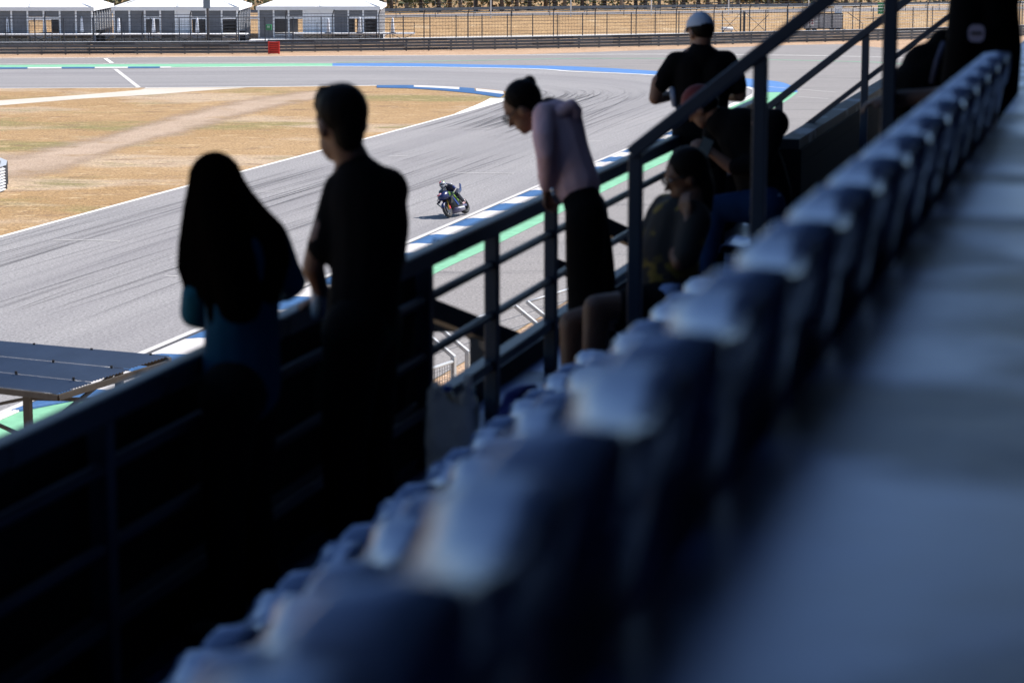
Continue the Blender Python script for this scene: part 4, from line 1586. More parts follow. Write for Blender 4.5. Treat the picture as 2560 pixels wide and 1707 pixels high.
# ================================================================ PEOPLE
M_skin = mat('skin_brown', (0.20, 0.105, 0.07), rough=0.55, noise=(12, 0.08))
M_skin2 = mat('skin_dark', (0.13, 0.065, 0.042), rough=0.55, noise=(12, 0.08))
M_hair = mat('black_hair', spec=0.06, color=(0.006, 0.005, 0.005), rough=0.55, bump=(80, 0.5, 0.004))
M_hairb = mat('brown_hair', spec=0.0, color=(0.003, 0.0024, 0.0022), rough=0.9, bump=(60, 0.3, 0.003))
M_tee = mat('black_cotton', spec=0.06, color=(0.006, 0.006, 0.007), rough=0.9, bump=(18, 0.4, 0.01))
M_trouser = mat('black_trousers', spec=0.06, color=(0.005, 0.0055, 0.007), rough=0.85, bump=(14, 0.4, 0.012))
M_shoe = mat('dark_shoe', (0.015, 0.015, 0.017), rough=0.6)
M_teal_shaded = mat('teal_cotton_shaded', spec=0.06, color=(0.004, 0.048, 0.095), rough=0.8, bump=(14, 0.5, 0.015))  # shirt colour darkened for shade; the lit sleeve has its own copy
M_pinkc = mat('pink_fleece', spec=0.06, color=(0.72, 0.50, 0.55), rough=0.9, bump=(16, 0.6, 0.015))
M_jean = mat('blue_denim', spec=0.06, color=(0.010, 0.034, 0.10), rough=0.85, noise=(14, 0.2), bump=(16, 0.4, 0.012))
FLOOR_Z = CAM_H - FL_1

def organic(name, mb, m, parent, vox=0.014, it=6):
    o = mb.build(name, m, parent, smooth=True)
    r = o.modifiers.new('remesh', 'REMESH')
    r.mode = 'VOXEL'
    r.voxel_size = vox
    r.use_smooth_shade = True
    s = o.modifiers.new('smooth', 'SMOOTH')
    s.factor = 0.5
    s.iterations = it
    return o

def hand(mb, wrist, d, nrm, size=1.0, curl=0.6, thumb=1):
    """palm, four unequal bent fingers and a thumb from the side of the palm"""
    d = d.normalized()
    nrm = (nrm - d * nrm.dot(d)).normalized()
    sd = d.cross(nrm)
    k = size
    mb.chain([(wrist, 0.024 * k), (wrist + d * 0.03 * k, 0.026 * k)])
    for i, (off, ln) in enumerate(((-0.030, 0.070), (-0.010, 0.080), (0.010, 0.075), (0.030, 0.060))):
        base = wrist + d * 0.085 * k + sd * off * k
        mb.chain([(wrist + d * 0.02 * k + sd * off * 0.6 * k, 0.016 * k), (base, 0.0125 * k)])
        a = base + (d * math.cos(curl * 0.5) - nrm * math.sin(curl * 0.5)) * ln * 0.45 * k
        b = a + (d * math.cos(curl * 1.3) - nrm * math.sin(curl * 1.3)) * ln * 0.32 * k
        c = b + (d * math.cos(curl * 2.0) - nrm * math.sin(curl * 2.0)) * ln * 0.25 * k
        mb.chain([(base, 0.0105 * k), (a, 0.0095 * k), (b, 0.009 * k), (c, 0.008 * k)], 8)
    tb = wrist + d * 0.035 * k + sd * (-0.028 * thumb) * k
    tp = tb + (d * 0.6 - sd * 0.7 * thumb - nrm * 0.3).normalized() * 0.04 * k
    mb.chain([(wrist + d * 0.02 * k, 0.018 * k), (tb, 0.014 * k), (tp, 0.0115 * k), (tp + (d - nrm * 0.4).normalized() * 0.03 * k, 0.009 * k)], 8)

def head(mb, c, face, up, k=1.0):
    """skull, jaw, nose, brow, lips, chin and ears; c = centre of the skull, face = looking direction"""
    face = face.normalized()
    up = (up - face * up.dot(face)).normalized()
    sd = face.cross(up).normalized()
    m = Matrix((sd, face, up)).transposed()
    mb.ball(c, (0.076 * k, 0.096 * k, 0.10 * k), m)
    mb.ball(c + face * 0.035 * k - up * 0.075 * k, (0.058 * k, 0.056 * k, 0.062 * k), m)
    mb.ball(c + face * 0.068 * k - up * 0.112 * k, 0.024 * k, m)
    mb.chain([(c + face * 0.090 * k - up * 0.015 * k, 0.010 * k), (c + face * 0.112 * k - up * 0.050 * k, 0.014 * k)], 8)
    mb.ball(c + face * 0.088 * k - up * 0.083 * k, (0.022 * k, 0.012 * k, 0.010 * k), m)
    for s in (-1, 1):
        mb.ball(c + sd * 0.032 * s * k + face * 0.082 * k + up * 0.012 * k, (0.022 * k, 0.014 * k, 0.010 * k), m)
        mb.ball(c + sd * 0.078 * s * k - up * 0.03 * k - face * 0.005 * k, (0.010 * k, 0.022 * k, 0.034 * k), m)
    return m, sd, face, up
def eyes(c, sd, face, up, parent, k=1.0):
    for s in (-1, 1):
        MB().ball(c + sd * 0.031 * s * k + face * 0.080 * k - up * 0.008 * k, 0.012 * k).build('eye', mat('eye_white', (0.6, 0.58, 0.55), rough=0.2), parent, smooth=True)

def leg_down(mb, hip, knee, foot, r=(0.085, 0.062, 0.045)):
    mb.chain([(hip, r[0]), (knee, r[1]), (foot, r[2])])
def shoe(foot, d, parent, m=None, k=1.0):
    d = Vector((d.x, d.y, 0)).normalized()
    mb = MB()
    z = FLOOR_Z + 0.042
    a = Vector((foot.x, foot.y, z)) - d * 0.05
    mb.chain([(a, 0.04 * k), (a + d * 0.10, 0.043 * k), (a + d * 0.20, 0.036 * k)])
    return organic('shoe', mb, m or M_shoe, parent, 0.012, 3)
def floor_pt(p, dx=0, dy=0, lift=0.09):
    return Vector((p.x + dx, p.y + dy, FLOOR_Z + lift))

# ---------------------------------------------------------------- 1 woman with long hair
def woman_long_hair():
    D = 8.05
    J = lambda x, y, dz=0: at(x, y, D + dz)
    t = thing('person', 'person with long dark hair in a teal shirt leaning at the railing', 'person', floor_pt(J(600, 1300)))
    face = (ND * 0.8 + RD * 0.55 - Vector((0, 0, 0.25)))
    up = Vector((0, 0, 1))
    c = J(536, 468, 0.02)
    sk = MB()
    m, sd, f, u = head(sk, c, face, up, 1.0)
    sk.chain([(c - u * 0.08, 0.05), (J(575, 575, 0.02), 0.055)])
    # forearms in front on the rail
    el, wr = J(482, 785, 0.10), J(560, 800, 0.42)
    sk.chain([(el, 0.036), (wr, 0.027)])
    hand(sk, wr, RD * 0.6 + ND * 0.4, Vector((0, 0, 1)), 0.9, 0.7)
    sk.chain([(J(575, 575, 0.02), 0.055), (J(545, 630, 0.02), 0.045), (el, 0.036)])
    el2, wr2 = J(735, 700, 0.15), J(700, 740, 0.45)
    sk.chain([(J(575, 575, 0.02), 0.055), (J(672, 610, 0.03), 0.045), (el2, 0.036)])
    sk.chain([(el2, 0.036), (wr2, 0.027)])
    hand(sk, wr2, ND, Vector((0, 0, 1)), 0.9, 0.7, -1)
    organic('body', sk, M_skin, t, 0.009)
    eyes(c, sd, f, u, t)
    h = MB()
    h.ball(c + u * 0.012 - f * 0.012, (0.090, 0.108, 0.108), m)
    h.chain([(J(545, 470, -0.02), 0.080), (J(560, 560, -0.06), 0.085), (J(585, 660, -0.09), 0.085), (J(600, 760, -0.09), 0.075)])
    h.chain([(J(578, 440, -0.02), 0.035), (J(606, 492, -0.05), 0.040), (J(640, 540, -0.07), 0.046), (J(676, 585, -0.06), 0.055), (J(690, 650, -0.06), 0.05), (J(680, 740, -0.08), 0.03)])
    random.seed(12)
    # locks: from the crown over the temples, the back and the right shoulder
    for k in range(46):
        q = k / 45
        xb = 470 + 220 * q
        ye = 725 - 10 * math.sin(q * 9) if q < 0.12 else (700 + 150 * math.sin(math.pi * min(1, (q - 0.1) / 0.9)) + random.uniform(-25, 25))
        dz = 0.03 - 0.12 * math.sin(math.pi * q)
        x1 = 492 + 90 * q
        x2 = 476 + 150 * q
        x3 = 462 + 215 * q
        y1 = 425 + 40 * abs(q - 0.45)
        pts = [(J(x1, y1, dz * 0.4), 0.028), (J(x2, 520 + 20 * q, dz), 0.028), (J(x3, 610 + 10 * q, dz), 0.026), (J(xb - 14 * (1 - q) + random.uniform(-6, 6), (610 + ye) / 2, dz), 0.022), (J(xb - 8 + random.uniform(-8, 8), ye, dz), 0.008)]
        h.chain(pts, 7)
    organic('hair', h, M_hairb, t, 0.010, 2)
    s = MB()
    s.chain([(J(580, 590), 0.07), (J(600, 650), 0.13)])
    s.chain([(J(545, 625, 0.02), 0.065), (J(670, 600, 0.02), 0.075)])
    s.chain([(J(605, 650), 0.135), (J(605, 800), 0.125), (J(604, 960), 0.135)])
    sl = MB()
    sl.chain([(J(530, 640, 0.02), 0.062), (J(493, 735, 0.05), 0.055), (J(487, 782, 0.10), 0.052), (J(520, 795, 0.26), 0.045)])
    organic('sleeve', sl, mat('teal_cotton_lit', spec=0.1, color=(0.010, 0.11, 0.19), rough=0.8, bump=(14, 0.5, 0.015)), t, 0.011, 3)  # brighter copy of the shirt cloth, for the arm facing the sky
    s.chain([(J(682, 612, 0.03), 0.066), (J(708, 670, 0.10), 0.058), (J(730, 705, 0.15), 0.052), (J(715, 728, 0.34), 0.04)])
    organic('shirt', s, M_teal_shaded, t, 0.013)
    p = MB()
    hipc = J(604, 985)
    hl, hr = hipc - RD * 0.085 + Vector((0, 0, 0.02)), hipc + RD * 0.085 + Vector((0, 0, 0.02))
    fl, fr = floor_pt(hl, -0.02), floor_pt(hr, 0.04)
    p.chain([(hl, 0.115), (hr, 0.115)])
    leg_down(p, hl, (hl + fl) / 2 + ND * 0.03, fl, (0.10, 0.075, 0.06))
    leg_down(p, hr, (hr + fr) / 2 + ND * 0.03, fr, (0.10, 0.075, 0.06))
    organic('trousers', p, M_trouser, t, 0.015)
    shoe(fl, ND, t)
    shoe(fr, ND, t)
woman_long_hair()

# ---------------------------------------------------------------- 2 man in black T-shirt
def man_black_tee():
    D = 8.76
    J = lambda x, y, dz=0: at(x, y, D + dz)
    t = thing('person', 'tall person with short dark hair in a black T-shirt looking left along the track', 'person', floor_pt(J(905, 1300)))
    face = ND * 0.72 + RD * 0.62 - Vector((0, 0, 0.15))
    up = Vector((0.05, 0, 1))
    c = J(850, 300)
    sk = MB()
    m, sd, f, u = head(sk, c, face, up, 1.08)
    sk.chain([(c - u * 0.07 - f * 0.015, 0.060), (J(885, 410, 0.02), 0.066)])
    sk.ball(J(913, 312, -0.02), (0.012, 0.022, 0.034))
    el = J(783, 668, 0.03)
    wr = J(808, 742, 0.24)
    sk.chain([(J(800, 600, 0.0), 0.044), (el, 0.042), (wr, 0.030)])
    hand(sk, wr, ND * 0.7 + RD * 0.2 - Vector((0, 0, 0.3)), Vector((0, 0, 1)), 1.0, 0.8)
    sk.chain([(J(885, 410, 0.02), 0.066), (J(850, 480, 0.02), 0.05), (J(800, 600, 0.0), 0.044)])
    el2, wr2 = J(990, 650, 0.12), J(930, 700, 0.35)
    sk.chain([(J(885, 410, 0.02), 0.066), (J(965, 490, 0.02), 0.05), (el2, 0.042)])
    sk.chain([(el2, 0.042), (wr2, 0.03)])
    hand(sk, wr2, ND, Vector((0, 0, 1)), 1.0, 0.8, -1)
    organic('body', sk, M_skin, t, 0.009)
    eyes(c, sd, f, u, t, 1.08)
    h = MB()
    h.ball(c + u * 0.030 - f * 0.022, (0.094, 0.108, 0.106), m)
    h.ball(c + u * 0.085 + f * 0.03, (0.075, 0.085, 0.045), m)
    h.ball(c + u * 0.06 + f * 0.07, (0.065, 0.045, 0.045), m)
    h.chain([(c - f * 0.055 - u * 0.01, 0.070), (c - f * 0.055 - u * 0.065, 0.058)])
    random.seed(4)
    for k in range(40):
        a = random.uniform(0, 6.28)
        q = c + u * 0.105 + f * (0.02 + 0.06 * math.sin(a)) + sd * 0.06 * math.cos(a)
        h.chain([(q, 0.010), (q + u * 0.022 + f * random.uniform(-0.01, 0.02), 0.004)], 6)
    organic('hair', h, M_hair, t, 0.009, 3)
    s = MB()
    s.chain([(J(890, 425, 0.01), 0.075), (J(905, 470), 0.115)])
    s.chain([(J(858, 478, 0.02), 0.078), (J(965, 476, 0.02), 0.088)])
    s.chain([(J(912, 505), 0.135), (J(922, 575), 0.142), (J(916, 680), 0.132), (J(905, 800), 0.135)])
    s.chain([(J(960, 500, 0.0), 0.085), (J(972, 560, 0.0), 0.078), (J(975, 640, 0.06), 0.062)])
    s.chain([(J(850, 485, 0.02), 0.070), (J(828, 560, 0.02), 0.066), (J(806, 620, 0.01), 0.062)])
    organic('shirt', s, M_tee, t, 0.014)
    p = MB()
    hipc = J(905, 820)
    hl, hr = hipc - RD * 0.09, hipc + RD * 0.10
    fl, fr = floor_pt(hl, -0.03), floor_pt(hr, 0.05)
    p.chain([(hl, 0.125), (hr, 0.125)])
    leg_down(p, hl, (hl + fl) / 2 + ND * 0.03, fl, (0.115, 0.085, 0.07))
    leg_down(p, hr, (hr + fr) / 2 + ND * 0.03, fr, (0.115, 0.085, 0.07))
    organic('trousers', p, M_trouser, t, 0.015)
    shoe(fl, ND, t, None, 1.1)
    shoe(fr, ND, t, None, 1.1)
    # water bottle in his hand
    b = J(795, 748, 0.20)
    bt = thing('water_bottle', 'small clear water bottle held by the tall person in black', 'bottle', b)
    MB().tube([b - Vector((0.0, 0, 0.07)), b + Vector((0, 0, 0.04)), b + Vector((0, 0, 0.07)), b + Vector((0, 0, 0.085))], [0.028, 0.028, 0.014, 0.012], 10).build('bottle_body', mat('clear_plastic', (0.45, 0.55, 0.68), rough=0.15, spec=0.8), bt, smooth=True)
    MB().tube([b + Vector((0, 0, 0.085)), b + Vector((0, 0, 0.105))], 0.014, 10).build('cap', M_kwhite, bt)
man_black_tee()

# ---------------------------------------------------------------- 3 girl in pink hoodie, bent over the rail
def pink_hoodie():
    D = 11.95
    J = lambda x, y, dz=0: at(x, y, D + dz)
    t = thing('person', 'person with a hair bun and glasses in a pink hoodie bending over the railing', 'person', floor_pt(J(1470, 800)))
    face = Vector((-0.80, 0.20, -0.62))
    up = Vector((-0.45, 0.0, 0.9))
    c = J(1304, 262)
    sk = MB()
    m, sd, f, u = head(sk, c, face, up, 0.98)
    sk.chain([(c - u * 0.06 - f * 0.03, 0.046), (J(1358, 285), 0.055)])
    wr = J(1366, 474, -0.02)
    sk.chain([(J(1358, 440, -0.06), 0.030), (wr, 0.026)])
    hand(sk, wr, Vector((0.1, 0.5, -0.75)), Vector((-0.8, 0.3, 0.3)), 0.92, 0.9)
    sk.chain([(J(1358, 285), 0.05), (J(1362, 300, -0.06), 0.04), (J(1362, 386, -0.12), 0.033), (J(1358, 440, -0.06), 0.030)])
    wr2 = J(1420, 478, 0.18)
    sk.chain([(J(1358, 285), 0.05), (J(1395, 300, 0.16), 0.04), (J(1398, 380, 0.22), 0.033), (J(1405, 440, 0.16), 0.030)])
    sk.chain([(J(1405, 440, 0.16), 0.030), (wr2, 0.026)])
    hand(sk, wr2, Vector((0.1, 0.5, -0.75)), Vector((-0.8, 0.3, 0.3)), 0.92, 0.9, -1)
    organic('body', sk, M_skin, t, 0.008)
    eyes(c, sd, f, u, t, 0.98)
    h = MB()
    h.ball(c + u * 0.022 - f * 0.026, (0.086, 0.098, 0.098), m)
    h.chain([(J(1322, 228), 0.028), (J(1322, 214), 0.042), (J(1324, 205), 0.034)])
    h.chain([(J(1325, 255, -0.02), 0.06), (J(1336, 285, 0.0), 0.045)])
    organic('hair', h, M_hair, t, 0.008, 3)
    g = MB()
    for s in (-1, 1):
        e = c + sd * 0.034 * s + f * 0.108 - u * 0.010
        pts = [e + sd * 0.026 * math.cos(a) + u * 0.020 * math.sin(a) for a in [2 * math.pi * k / 14 for k in range(15)]]
        g.tube(pts, 0.0028, 5)
        g.tube([e + sd * 0.026 * s, c + sd * 0.082 * s - f * 0.0], 0.0025, 5)
    g.tube([c + sd * 0.01 + f * 0.115 - u * 0.005, c - sd * 0.01 + f * 0.115 - u * 0.005], 0.0025, 5)
    g.build('glasses', M_black, t)
    s = MB()
    s.chain([(J(1362, 285, -0.06), 0.062), (J(1395, 288, 0.12), 0.070)])
    s.chain([(J(1392, 300, 0.02), 0.105), (J(1406, 350, 0.02), 0.115), (J(1424, 410, 0.02), 0.118), (J(1442, 462, 0.02), 0.120)])
    s.chain([(J(1420, 300, 0.02), 0.075), (J(1440, 370, 0.02), 0.065), (J(1466, 440, 0.02), 0.060), (J(1472, 468, 0.02), 0.06)])
    # near sleeve, straight down to the rail
    s.chain([(J(1360, 288, -0.06), 0.062), (J(1359, 345, -0.12), 0.057), (J(1364, 386, -0.13), 0.050), (J(1366, 430, -0.08), 0.046), (J(1367, 462, -0.03), 0.040)])
    s.chain([(J(1395, 300, 0.16), 0.058), (J(1398, 380, 0.22), 0.050), (J(1412, 462, 0.19), 0.040)])
    organic('hoodie', s, M_pinkc, t, 0.012, 4)
    hd = MB()
    hd.chain([(J(1400, 282, -0.06), 0.040), (J(1428, 264, -0.06), 0.034), (J(1440, 278, -0.04), 0.034), (J(1436, 304, 0.0), 0.036)])
    hd.chain([(J(1412, 285, 0.04), 0.036), (J(1430, 266, 0.03), 0.032), (J(1441, 284, 0.03), 0.030)])
    organic('hood', hd, M_pinkc, t, 0.010, 3)
    sc = MB()
    sc.chain([(J(1345, 268, -0.03), 0.030), (J(1372, 252, 0.02), 0.022), (J(1395, 258, 0.06), 0.022)])
    organic('loose_hair', sc, M_hair, t, 0.009, 3)
    p = MB()
    hipc = J(1456, 530, 0.02)
    hl, hr = hipc - RD * 0.06 - ND * 0.03, hipc + RD * 0.09 - ND * 0.0
    fl = floor_pt(J(1478, 800))
    fr = floor_pt(J(1500, 800, 0.1))
    p.chain([(J(1452, 490), 0.098), (hl, 0.100)])
    p.chain([(hl, 0.100), (hr, 0.100)])
    leg_down(p, hl, J(1462, 660), fl, (0.105, 0.098, 0.105))
    leg_down(p, hr, J(1488, 660, 0.1), fr, (0.108, 0.100, 0.105))
    organic('trousers', p, M_trouser, t, 0.014)
    shoe(fl, ND, t, None, 0.9)
    shoe(fr, ND, t, None, 0.9)
    b = MB().ball(J(1382, 475, -0.12), 0.012).build('wrist_watch', mat('watch_steel', (0.7, 0.72, 0.75), rough=0.15, metal=1.0), t, smooth=True)
pink_hoodie()

# ---------------------------------------------------------------- 4 person in white cap
def cap_mesh(c, m, sd, f, u, k, mc, mb_, parent, brim=1.0, name='cap'):
    h = MB()
    vs, fs = [], []
    n, nr = 20, 7
    for j in range(nr + 1):
        ph = (math.pi / 2) * j / nr
        for i in range(n):
            a = 2 * math.pi * i / n
            q = sd * 0.092 * k * math.cos(a) * math.cos(ph) + f * 0.112 * k * math.sin(a) * math.cos(ph) + u * 0.105 * k * math.sin(ph)
            vs.append(c + u * 0.022 * k + q)
    for j in range(nr):
        for i in range(n):
            i2 = (i + 1) % n
            fs.append((j * n + i, j * n + i2, (j + 1) * n + i2, (j + 1) * n + i))
    h.add(vs, fs)
    o = h.build(name, mc, parent, smooth=True)
    b = MB()
    A, B = [], []
    for i in range(9):
        a = R(35 + 110 * i / 8)
        A.append(c + u * 0.022 * k + sd * 0.092 * k * math.cos(a) + f * 0.112 * k * math.sin(a))
        B.append(c + u * (0.005 - 0.02 * abs(math.cos(a))) * k + sd * 0.085 * k * math.cos(a) + f * (0.112 * math.sin(a) + 0.075 * brim * math.sin((a - R(35)) / R(110) * math.pi)) * k)
    b.strip(A, B)
    bo = b.build('brim', mb_, o, smooth=True)
    sdm = bo.modifiers.new('thick', 'SOLIDIFY')
    sdm.thickness = 0.006
    return o
def white_cap():
    D = 16.5
    J = lambda x, y, dz=0: at(x, y, D + dz)
    t = thing('person', 'person in a white cap and dark polo shirt standing at the railing, seen from behind', 'person', floor_pt(J(1765, 600)))
    face = Vector((-0.45, 0.85, -0.15))
    c = J(1751, 76)
    sk = MB()
    m, sd, f, u = head(sk, c, face, Vector((0.03, 0, 1)), 1.02)
    sk.chain([(c - u * 0.07 - f * 0.02, 0.062), (J(1752, 125), 0.066)])
    el, wr = J(1638, 246, 0.02), J(1690, 238, 0.25)
    sk.chain([(J(1646, 205), 0.050), (el, 0.046), (wr, 0.032)])
    hand(sk, wr, Vector((0.5, 0.6, 0)), Vector((0, 0, 1)), 1.0, 0.7)
    sk.chain([(J(1752, 125), 0.066), (J(1692, 160), 0.05), (J(1646, 205), 0.05)])
    el2, wr2 = J(1850, 240, 0.02), J(1800, 240, 0.28)
    sk.chain([(J(1752, 125), 0.066), (J(1815, 160), 0.05), (J(1848, 205), 0.05)])
    sk.chain([(J(1848, 205), 0.05), (el2, 0.046), (wr2, 0.032)])
    hand(sk, wr2, Vector((-0.5, 0.6, 0)), Vector((0, 0, 1)), 1.0, 0.7, -1)
    organic('body', sk, M_skin, t, 0.009)
    eyes(c, sd, f, u, t)
    h = MB()
    h.ball(c + u * 0.005 - f * 0.022, (0.084, 0.098, 0.085), m)
    organic('hair', h, M_hair, t, 0.010, 3)
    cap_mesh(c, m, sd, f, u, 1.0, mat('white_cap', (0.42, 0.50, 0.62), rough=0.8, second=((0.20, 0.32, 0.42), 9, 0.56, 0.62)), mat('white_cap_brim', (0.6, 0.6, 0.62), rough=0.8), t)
    s = MB()
    s.chain([(J(1752, 118), 0.068), (J(1752, 150), 0.12)])
    s.chain([(J(1690, 158), 0.082), (J(1815, 156), 0.084)])
    for x0, x1 in ((1725, 1728), (1785, 1782)):
        s.chain([(J(x0, 175), 0.125), (J(x1, 235), 0.115), (J(x1, 300), 0.105)])
    s.chain([(J(1688, 160), 0.078), (J(1664, 190), 0.068), (J(1652, 212), 0.062)])
    s.chain([(J(1818, 160), 0.078), (J(1840, 195), 0.068), (J(1846, 218), 0.062)])
    organic('polo_shirt', s, M_tee, t, 0.014)
    p = MB()
    hipc = J(1752, 335)
    hl, hr = hipc - Vector((0.085, 0, 0)), hipc + Vector((0.085, 0, 0))
    fl, fr = floor_pt(hl, -0.02), floor_pt(hr, 0.02)
    p.chain([(hl, 0.12), (hr, 0.12)])
    leg_down(p, hl, (hl + fl) / 2, fl, (0.115, 0.085, 0.07))
    leg_down(p, hr, (hr + fr) / 2, fr, (0.115, 0.085, 0.07))
    organic('trousers', p, M_trouser, t, 0.016)
    shoe(fl, Vector((-0.5, 0.85, 0)), t)
    shoe(fr, Vector((-0.4, 0.9, 0)), t)
    MB().chain([(J(1680, 225, -0.02), 0.022), (J(1686, 262, -0.02), 0.020)]).build('towel', mat('pale_blue_towel', (0.30, 0.36, 0.48), rough=0.9), t, smooth=True)
white_cap()

# ---------------------------------------------------------------- 5 seated, red cap, jeans
def red_cap():
    D = 15.3
    J = lambda x, y, dz=0: at(x, y, D + dz)
    t = thing('person', 'seated person in a red cap, dark jacket and blue jeans hunched forward', 'person', floor_pt(J(1800, 600)))
    face = Vector((-0.75, 0.35, -0.55))
    c = J(1752, 262)
    sk = MB()
    m, sd, f, u = head(sk, c, face, Vector((-0.3, 0, 1)), 1.0)
    sk.chain([(c - u * 0.06 - f * 0.03, 0.058), (J(1795, 300), 0.065)])
    wr = J(1775, 378, -0.15)
    sk.chain([(J(1795, 300), 0.065), (J(1925, 325, -0.13), 0.055), (J(1900, 408, -0.2), 0.045), (J(1830, 420, -0.15), 0.042)])
    sk.chain([(J(1830, 420, -0.15), 0.042), (wr, 0.03)])
    hand(sk, wr, Vector((-0.7, 0.2, 0.5)), Vector((0.3, -0.6, 0.5)), 1.0, 1.0)
    organic('body', sk, M_skin, t, 0.009)
    eyes(c, sd, f, u, t)
    cap_mesh(c, m, sd, f, u, 1.05, mat('red_cap', (0.10, 0.005, 0.007), rough=0.8), mat('blue_brim', (0.06, 0.10, 0.35), rough=0.8), t, 1.0)
    h = MB()
    h.ball(c - f * 0.03 - u * 0.01, (0.082, 0.092, 0.08), m)
    organic('hair', h, M_hair, t, 0.010, 3)
    s = MB()
    s.chain([(J(1800, 305), 0.10), (J(1850, 330), 0.16), (J(1895, 420), 0.17), (J(1915, 490), 0.17)])
    s.chain([(J(1790, 310, 0.2), 0.09), (J(1935, 310, -0.12), 0.10)])
    s.chain([(J(1930, 315, -0.14), 0.095), (J(1905, 410, -0.2), 0.07), (J(1840, 418, -0.18), 0.055)])
    s.chain([(J(1790, 315, 0.2), 0.085), (J(1775, 400, 0.2), 0.065), (J(1750, 400, 0.1), 0.05)])
    organic('jacket', s, M_tee, t, 0.015)
    p = MB()
    for dz, dx in ((-0.12, 0), (0.14, -6)):
        hp, kn = J(1915 + dx, 515, dz), J(1787 + dx, 520, dz)
        ft = floor_pt(J(1750 + dx, 690, dz))
        p.chain([(hp, 0.125), (kn, 0.082), (ft, 0.06)])
        shoe(ft, Vector((-0.9, 0.3, 0)), t)
    p.chain([(J(1915, 515, -0.12), 0.13), (J(1910, 515, 0.14), 0.13)])
    organic('jeans', p, M_jean, t, 0.015)
    b = J(1762, 372, -0.18)
    ph = thing('phone', 'phone with a blue-white screen in the hands of the red-capped person', 'phone', b)
    rot = Matrix.Rotation(R(25), 3, 'Y') @ Matrix.Rotation(R(-30), 3, 'X')
    bevel(MB().box(b, (0.075, 0.010, 0.15), rot).build('case', M_black, ph), 0.004)
    MB().box(b + rot @ Vector((0, -0.0062, 0)), (0.066, 0.001, 0.138), rot).build('screen', mat('phone_screen', (0.03, 0.05, 0.07), rough=0.2, emit=((0.45, 0.65, 0.85), 0.008)), ph)
red_cap()

# ---------------------------------------------------------------- 6 seated, printed shirt, chin in hand
def printed_shirt():
    D = 11.5
    J = lambda x, y, dz=0: at(x, y, D + dz)
    t = thing('person', 'seated person in a black shirt with yellow print, hand at chin', 'person', floor_pt(J(1640, 900)))
    face = Vector((-0.85, -0.12, -0.28))
    c = J(1712, 432)
    sk = MB()
    m, sd, f, u = head(sk, c, face, Vector((-0.1, 0, 1)), 1.0)
    sk.chain([(c - u * 0.07 - f * 0.03, 0.055), (J(1725, 530), 0.06)])
    wr = J(1724, 545, -0.16)
    sk.chain([(J(1725, 530), 0.06), (J(1690, 600), 0.09), (J(1665, 700), 0.10), (J(1632, 762), 0.10)])
    sk.chain([(J(1690, 600), 0.07), (J(1700, 655, -0.2), 0.042)])
    sk.chain([(J(1700, 655, -0.2), 0.042), (wr, 0.03)])
    hand(sk, wr, Vector((-0.25, 0.05, 0.9)), Vector((-0.6, -0.6, 0)), 0.95, 1.1)
    # bare thighs and shins
    for (hx, hy, kx, ky, fx, dz) in ((1625, 760, 1432, 808, 1432, 0.12), (1640, 765, 1492, 770, 1480, -0.10)):
        hp, kn = J(hx, hy, dz), J(kx, ky, dz - 0.08)
        ft = floor_pt(J(fx, 960, dz - 0.08))
        sk.chain([(hp, 0.095), (kn, 0.066), (kn.lerp(ft, 0.35), 0.062), (ft, 0.038)])
    organic('body', sk, M_skin2, t, 0.010)
    eyes(c, sd, f, u, t)
    h = MB()
    h.ball(c + u * 0.018 - f * 0.026, (0.094, 0.106, 0.106), m)
    h.chain([(c - f * 0.05, 0.075), (c - f * 0.06 - u * 0.10, 0.06), (J(1760, 520, 0.02), 0.045)])
    organic('hair', h, M_hair, t, 0.010, 3)
    g = MB()
    for s in (-1, 1):
        e = c + sd * 0.034 * s + f * 0.108 - u * 0.008
        pts = [e + sd * 0.026 * math.cos(a) + u * 0.019 * math.sin(a) for a in [2 * math.pi * k / 14 for k in range(15)]]
        g.tube(pts, 0.003, 5)
        g.tube([e + sd * 0.026 * s, c + sd * 0.082 * s], 0.0028, 5)
    g.build('glasses', M_black, t)
    s = MB()
    s.chain([(J(1668, 525, 0.12), 0.085), (J(1735, 545, -0.10), 0.085)])
    s.chain([(J(1690, 560), 0.13), (J(1672, 640), 0.15), (J(1668, 740), 0.165)])
    s.chain([(J(1655, 540, 0.14), 0.08), (J(1620, 620, 0.1), 0.07), (J(1600, 690, 0.05), 0.06)])
    s.chain([(J(1738, 555, -0.12), 0.08), (J(1716, 640, -0.2), 0.065)])
    organic('printed_shirt', s, mat('yellow_print_black', (0.013, 0.012, 0.012), rough=0.85, second=((0.16, 0.11, 0.012), 8.0, 0.555, 0.60)), t, 0.014)
    p = MB()
    p.chain([(J(1660, 770, -0.10), 0.14), (J(1650, 770, 0.12), 0.14)])
    p.chain([(J(1655, 768, -0.10), 0.125), (J(1575, 770, -0.14), 0.10)])
    p.chain([(J(1648, 768, 0.12), 0.125), (J(1565, 785, 0.08), 0.10)])
    organic('shorts', p, M_trouser, t, 0.015)
    for fx, dz in ((1432, 0.04), (1480, -0.18)):
        shoe(floor_pt(J(fx, 960, dz)), Vector((-0.9, 0.3, 0)), t)
printed_shirt()

# their own seats in the front row beyond the stair
def seat_under(p, label):
    q = Vector((p.x, p.y, 0))
    u, v = q.dot(RD), q.dot(ND)
    seat(u, v - 0.06, 1.66, label, 'seats of the front row beyond the stair')
seat_under(at(1655, 770, 11.5), 'bucket seat under the person in the printed shirt')
seat_under(at(1912, 515, 15.3), 'bucket seat under the person in the red cap')

